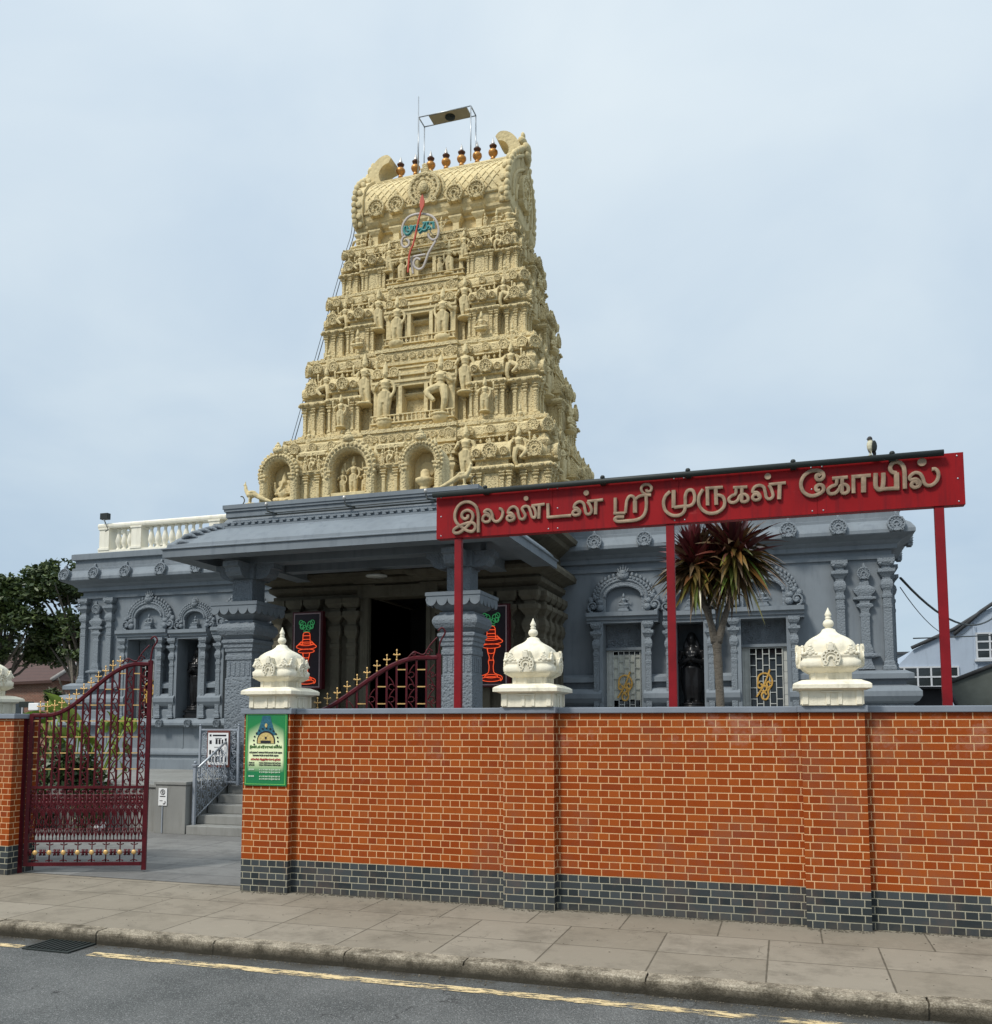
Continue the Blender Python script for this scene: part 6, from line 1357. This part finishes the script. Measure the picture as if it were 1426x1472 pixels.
for tip,nl,rad,sd,nm in ((tipL,330,.72,1,'crown'),(tipR,380,.80,2,'crown'),(tipM,60,.55,3,'crown')):
    tip=(tip[0],tip[1],tip[2]+.12)
    vs,fs,cols=crown(tip,nl,rad,sd); me=bpy.data.meshes.new(nm); me.from_pydata([tuple(v) for v in vs],[],fs); me.materials.append(M_cord)
    ca=me.color_attributes.new('Col','FLOAT_COLOR','POINT'); ca.data.foreach_set('color',[x for c in cols for x in c]); link(nm,me,pl_)
def foliage(centres,n,ls,seed,mat,name,par,jit=.35):
    rr=random.Random(seed); vs=[];fs=[]
    for i in range(n):
        c,r_=rr.choice(centres); 
        v=Vector((rr.gauss(0,1),rr.gauss(0,1),rr.gauss(0,1))).normalized()*(rr.random()**.45)
        p=Vector(c)+Vector((v.x*r_[0],v.y*r_[1],v.z*r_[2]))
        if noise.noise(p*1.3)<-.02: continue
        a=Vector((rr.gauss(0,1),rr.gauss(0,1),rr.gauss(0,.6))).normalized(); b_=a.cross(Vector((rr.gauss(0,1),rr.gauss(0,1),rr.gauss(0,1)))).normalized(); s=ls*rr.uniform(.6,1.4); n0=len(vs)
        vs+=[p-a*s,p-b_*s*.45+a*s*.1,p+a*s,p+b_*s*.45+a*s*.1]; fs.append((n0,n0+1,n0+2,n0+3))
    me=bpy.data.meshes.new(name); me.from_pydata([tuple(v) for v in vs],[],fs); me.materials.append(mat); return link(name,me,par)
def tree(lb,loc,h,w,seed,n=9000,ls=.16,bottom=.28):
    rr=random.Random(seed); t=empty('tree',lb,'tree',loc,'trees beyond the temple'); b=MB(); cs=[]
    rtube(b,[(0,0,0),(rr.uniform(-.2,.2),0,h*.3),(rr.uniform(-.3,.3),0,h*.6)],[h*.026,h*.020,h*.012],8)
    for k in range(26):
        a=rr.uniform(0,2*pi); z=h*rr.uniform(bottom+.04,.93); q=w*(.55+.45*sin(pi*min(1,(z/h-bottom)/(1-bottom))))*rr.uniform(.35,.95); p=(q*cos(a),q*sin(a),z)
        rtube(b,[(0,0,h*rr.uniform(.22,.5)),(p[0]*.5,p[1]*.5,p[2]*.8),p],[h*.008,h*.006,h*.003],6,3); r_=w*rr.uniform(.22,.42); cs.append((p,(r_,r_,r_*.72)))
    b.build('trunk',M_bark,t); foliage(cs,n,ls,seed+1,M_leaf,'crown',t)
tree('tall dark leafy tree at the left edge, left of the gap of sky',(-31.8,30,0),8.7,2.5,21,30000,.12,.52)
tree('dark leafy tree behind the brick house, touching the left corner of the temple wing',(-28.4,31,0),9.1,2.9,27,34000,.12,.52)
tree('low dark tree beside the left corner of the temple wing, before the houses',(-24.5,26.5,0),6.0,1.05,33,11000,.09,.1)
sh=empty('shrub','dark green shrub behind the bars of the open gate leaf','shrub',(-13.0,14.9,0))
foliage([((.4,-1.2,.7),(.8,.5,.7)),((-.6,-1.1,.8),(.8,.5,.8)),((-1.3,-1.0,.9),(.6,.5,.9)),((.0,-1.1,1.1),(.8,.5,.5))],5200,.075,8,M_leaf3,'foliage',sh)
b=MB(); [rtube(b,[(x,-1.1,0),(x*1.1,-1.1,.5),(x*1.3,-1.1,1.1)],[.04,.03,.015],6) for x in (-1.2,-.5,.1,.5)]; b.build('stem',M_bark,sh)
# broad-leaved bright plant
bp=empty('broad_leaf_plant','bright yellow-green broad-leaved plant seen through the open gate leaf','plant',(-13.6,14.4,0))
b=MB(); rr=random.Random(4); LVS=MB()
for k in range(34):
    x=rr.uniform(-.75,1.5); z=2.60-abs(x-.0)*.30-rr.random()*1.0; y=rr.uniform(-.4,.3); L_=rr.uniform(.38,.62); W_=L_*rr.uniform(.42,.6); az=rr.uniform(-.7,.7)+(pi if rr.random()<.4 else 0); tilt=rr.uniform(.15,1.2)
    base=Vector((x,y,z-L_*.4)); d=Vector((cos(az)*cos(tilt),rr.uniform(-.7,-.2),sin(tilt))).normalized(); s_=d.cross(Vector((.2,1,.3))).normalized(); n_=s_.cross(d); n=8; vs=[];fs=[]
    for j in range(n+1):
        t=j/n; ww=W_*.5*sin(pi*t**.75)*(1-.15*t)+.002
        for q in (-1,-.5,0,.5,1): vs.append(tuple(base+d*L_*t+s_*ww*q+n_*(-.10*t*t+abs(q)*.05*L_+.012*sin(9*t+4*q))))
    for j in range(n):
        for q in range(4): a=j*5+q; fs.append((a,a+1,a+6,a+5))
    LVS.add(vs,fs,0,True); b.tube(crom([(x*.4,0,0),(x*.7,y*.5,z*.5),tuple(base)],3),.014,5)
M_leaf2=leafmat('bright_leaf',(.14,.24,.03),(.34,.43,.09)); LVS.build('leaf',M_leaf2,bp); b.build('stalk',M_leaf2,bp)
bag=MB(); bag.ball((0,0,.06),(.11,.08,.07)); bag.ball((.07,.02,.12),(.06,.05,.07)); bag.tube([(-.05,0,.1),(-.09,0,.19)],.012,6); o=link('bag',voxel(bag,.012,'bag',M_paper),None,(-12.05,13.75,.005)); tag(o,'small crumpled white bag lying at the foot of the granite terrace beside the gate','bag')
# ---------------------------------------------------------------- far houses
M_tile=NT('clay_roof_tiles'); _m=M_tile; _s=_m.n('ShaderNodeSeparateXYZ'); _m.l(_m.obj(),_s.inputs[0]); _f=_m.math('FRACT',_m.math('MULTIPLY',_s.outputs[2],4.5)); _c=_m.mix((.055,.026,.020),(.09,.043,.033),_m.noise(3,5)); M_tile=_m.fin(_m.mix((.03,.015,.012),_c,_m.rng(_f,.0,.15)),.8,_m.bump(_f,.6,.05))
def wallmat(name,col,sc=7):
    m=NT(name); t=m.n('ShaderNodeTexBrick'); t.inputs['Scale'].default_value=1; t.inputs['Brick Width'].default_value=.225; t.inputs['Row Height'].default_value=.075; t.inputs['Mortar Size'].default_value=.008
    t.inputs['Color1'].default_value=col+(1,); t.inputs['Color2'].default_value=scal(col,.65)+(1,); t.inputs['Mortar'].default_value=(.3,.25,.2,1); s=m.n('ShaderNodeSeparateXYZ'); m.l(m.obj(),s.inputs[0]); c=m.n('ShaderNodeCombineXYZ'); m.l(m.math('ADD',s.outputs[0],s.outputs[1]),c.inputs[0]); m.l(s.outputs[2],c.inputs[1]); m.l(c.outputs[0],t.inputs['Vector'])
    return m.fin(m.mix(t.outputs[0],scal(col,.6),m.rng(m.noise(.8,4),.5,.7,0,.5)),.85)
M_hb=wallmat('house_brick',(.24,.10,.06)); M_wf=plain('white_window_frame',(.50,.52,.54),.45,0,.05); M_ren=paint('pale_render',(.36,.42,.50),.8,.06,0,dirt=.35,dirtcol=(.26,.30,.36)); M_ridge=plain('ridge_lead',(.30,.28,.26),.7); M_slate=plain('dark_slate',(.05,.052,.055),.7,0,.2,3)
def win(par,x0,x1,y,z0,z1,nx=2,nz=2,face=-1,glass=M_glass):
    f=MB(); th=.06
    for k in range(nx+1): x=x0+(x1-x0)*k/nx; f.box(x-th/2,x+th/2,y-.05,y+.03,z0,z1)
    for k in range(nz+1): z=z0+(z1-z0)*k/nz; f.box(x0-th/2,x1+th/2,y-.052,y+.028,z-th/2,z+th/2)
    w_=f.build('window',M_wf,par); MB().box(x0,x1,y-.01,y+.005,z0,z1).build('pane',glass,w_); MB().box(x0-.1,x1+.1,y-.12,y+.0,z0-.12,z0-.032).build('sill',M_wf,w_); return w_
hs=empty('brick_house','brown brick house with clay tiled roof behind the trees at far left','house',(-41,40,0))
b=MB(); b.px([(0,0),(9,0),(9,4.2),(4.5,5.6),(0,4.2)],-7,2.35); b.build('wall',M_hb,hs)
# gable side facing viewer: roof slabs
b=MB(); b.add([(-7.4,-.4,4.05),(2.75,-.4,4.30),(1.2,4.5,6.2),(-7.4,4.5,6.2),(-7.4,9.4,4.1),(2.75,9.4,4.15),(-7.4,-.4,3.9),(2.75,-.4,4.15)],[(0,1,2,3),(3,2,5,4),(1,5,2),(6,7,1,0)]); b.build('roof',M_tile,hs)
b=MB().tube([(1.2,4.5,6.22),(2.75,-.4,4.34)],.12,6); b.tube([(-7.3,4.5,6.22),(1.2,4.5,6.22)],.1,6); b.build('ridge',M_ridge,hs)
win(hs,-.9,.45,-.03,1.35,3.1,1,2); win(hs,-4.6,-3.2,-.03,1.35,3.1,1,2)
h2=empty('brick_house','second dark roofed house behind the tree, beside the left corner of the temple','house',(-36,46,0))
b=MB(); b.px([(0,0),(8,0),(8,3.9),(4,6.2),(0,3.9)],-3,6); b.build('wall',M_hb,h2); b=MB(); b.add([(-3.3,-.3,3.75),(6.3,-.3,3.75),(6.3,4,6.35),(-3.3,4,6.35),(-3.3,8.3,3.8),(6.3,8.3,3.8)],[(0,1,2,3),(3,2,5,4)]); b.build('roof',M_slate,h2); win(h2,-.5,.9,-.03,1.5,3.0,1,2)
# right: pale building, lean-to roof, dark shed
rb=empty('pale_building','pale blue rendered building with white windows and sloping roof at the right edge','building',(5.85,38,.35))
b=MB()
prof_=[(-1.5,0),(4.5,0),(4.5,6.9),(1.75,6.5),(-.35,5.30),(-.6,4.3),(-1.5,3.9)]
b.pxz([(-2.4,0),(5,0),(5,7.6),(1.25,5.75),(.35,5.15),(-1.05,4.45),(-2.4,3.05)][::1],0,9); o=b.build('wall',M_ren,rb); fixnormals(o.data)
b=MB().tube([(-1.15,-.08,4.50),(.35,-.08,5.18),(1.22,-.08,5.74)],.07,6); b.tube([(.35,-.1,4.98),(1.30,-.1,5.82),(2.2,-.1,6.45),(5.1,-.1,7.75)],.07,6); b.build('roof_edge',M_slate,rb)
win(rb,1.12,2.02,-.03,4.05,5.0,2,3); win(rb,-1.9,.45,-.03,3.0,3.75,5,2)
o=MB().box(1.02,1.12,-.06,-.001,3.0,5.3).build('pilaster',M_ren,rb); 
o=MB().box(1.0,5,-.05,-.002,3.85,3.95).build('string_course',M_ren,rb)
gs=empty('slate_roof_house','plain grey house gable behind the temple corner, left of the pale building','house',(4.3,44,0))
b=MB(); b.pxz([(-4,0),(1.6,0),(1.6,5.0),(.05,5.05),(-1.2,6.6),(-4,6.6)],0,6); o=b.build('wall',plain('grey_render',(.16,.18,.19),.8,0,.1,2),gs); fixnormals(o.data)
b=MB(); b.box(-.0,1.75,-.1,6.1,5.02,5.14); b.build('parapet',M_slate,gs)
ln=empty('dark_lean_to','dark grey sloping roof behind the brick wall at right, before the pale building','roof',(3.74,24,0))
M_felt=plain('grey_green_felt',(.085,.095,.085),.85,0,.25,2,.3)
b=MB(); b.add([(0,0,2.92),(9,0,6.6),(9,7,6.6),(1.2,7,2.92),(.25,0,2.2),(9,0,2.2)],[(0,1,2,3),(0,4,5,1),(0,3,4)]); b.build('roof',M_felt,ln)
b=MB().tube([(-.03,-.03,2.93),(.27,-.03,2.15)],.05,6); b.tube([(-.03,-.03,2.93),(9,-.03,6.62)],.05,6); b.build('verge',M_slate,ln)
b=MB().box(-.95,-.05,.1,5,0,2.80); b.px([(-.1,2.85),(5.2,3.05),(5.2,2.80),(-.1,2.80)],-1.0,-.02); b.build('shed',plain('dark_shed',(.02,.02,.022),.7,0,.3,3),ln)
b=MB().box(0.3,9,.05,7,0,2.19); b.build('wall',M_hb,ln)
# ---------------------------------------------------------------- overhead wires
def wire(a,c,sag,r,name,lb):
    pts=[(a[0]+(c[0]-a[0])*k/20,a[1]+(c[1]-a[1])*k/20,a[2]+(c[2]-a[2])*k/20-sag*4*(k/20)*(1-k/20)) for k in range(21)]; o=MB().tube(pts,r,5).build(name,M_pipe,None); tag(o,lb,'cable')
wire((2.35,20.2,4.98),(8.1,38,6.55),.95,.028,'power_cable','thick black cable sagging from the temple corner to the pale building at right')
wire((2.35,20.3,4.80),(6.9,38,5.75),.75,.010,'phone_wire','thin grey wire sagging just below the thick black cable at right')
wire((2.6,20.6,3.75),(9.5,34,5.1),.05,.014,'phone_wire','thin straight wire running from the temple corner column to the right edge')
wire((-10.28,15.3,6.9),(-10.9,15.4,7.35),.12,.008,'decoration_wire','thin wire looping from the left peacock up to the first niche arch') if 0 else None
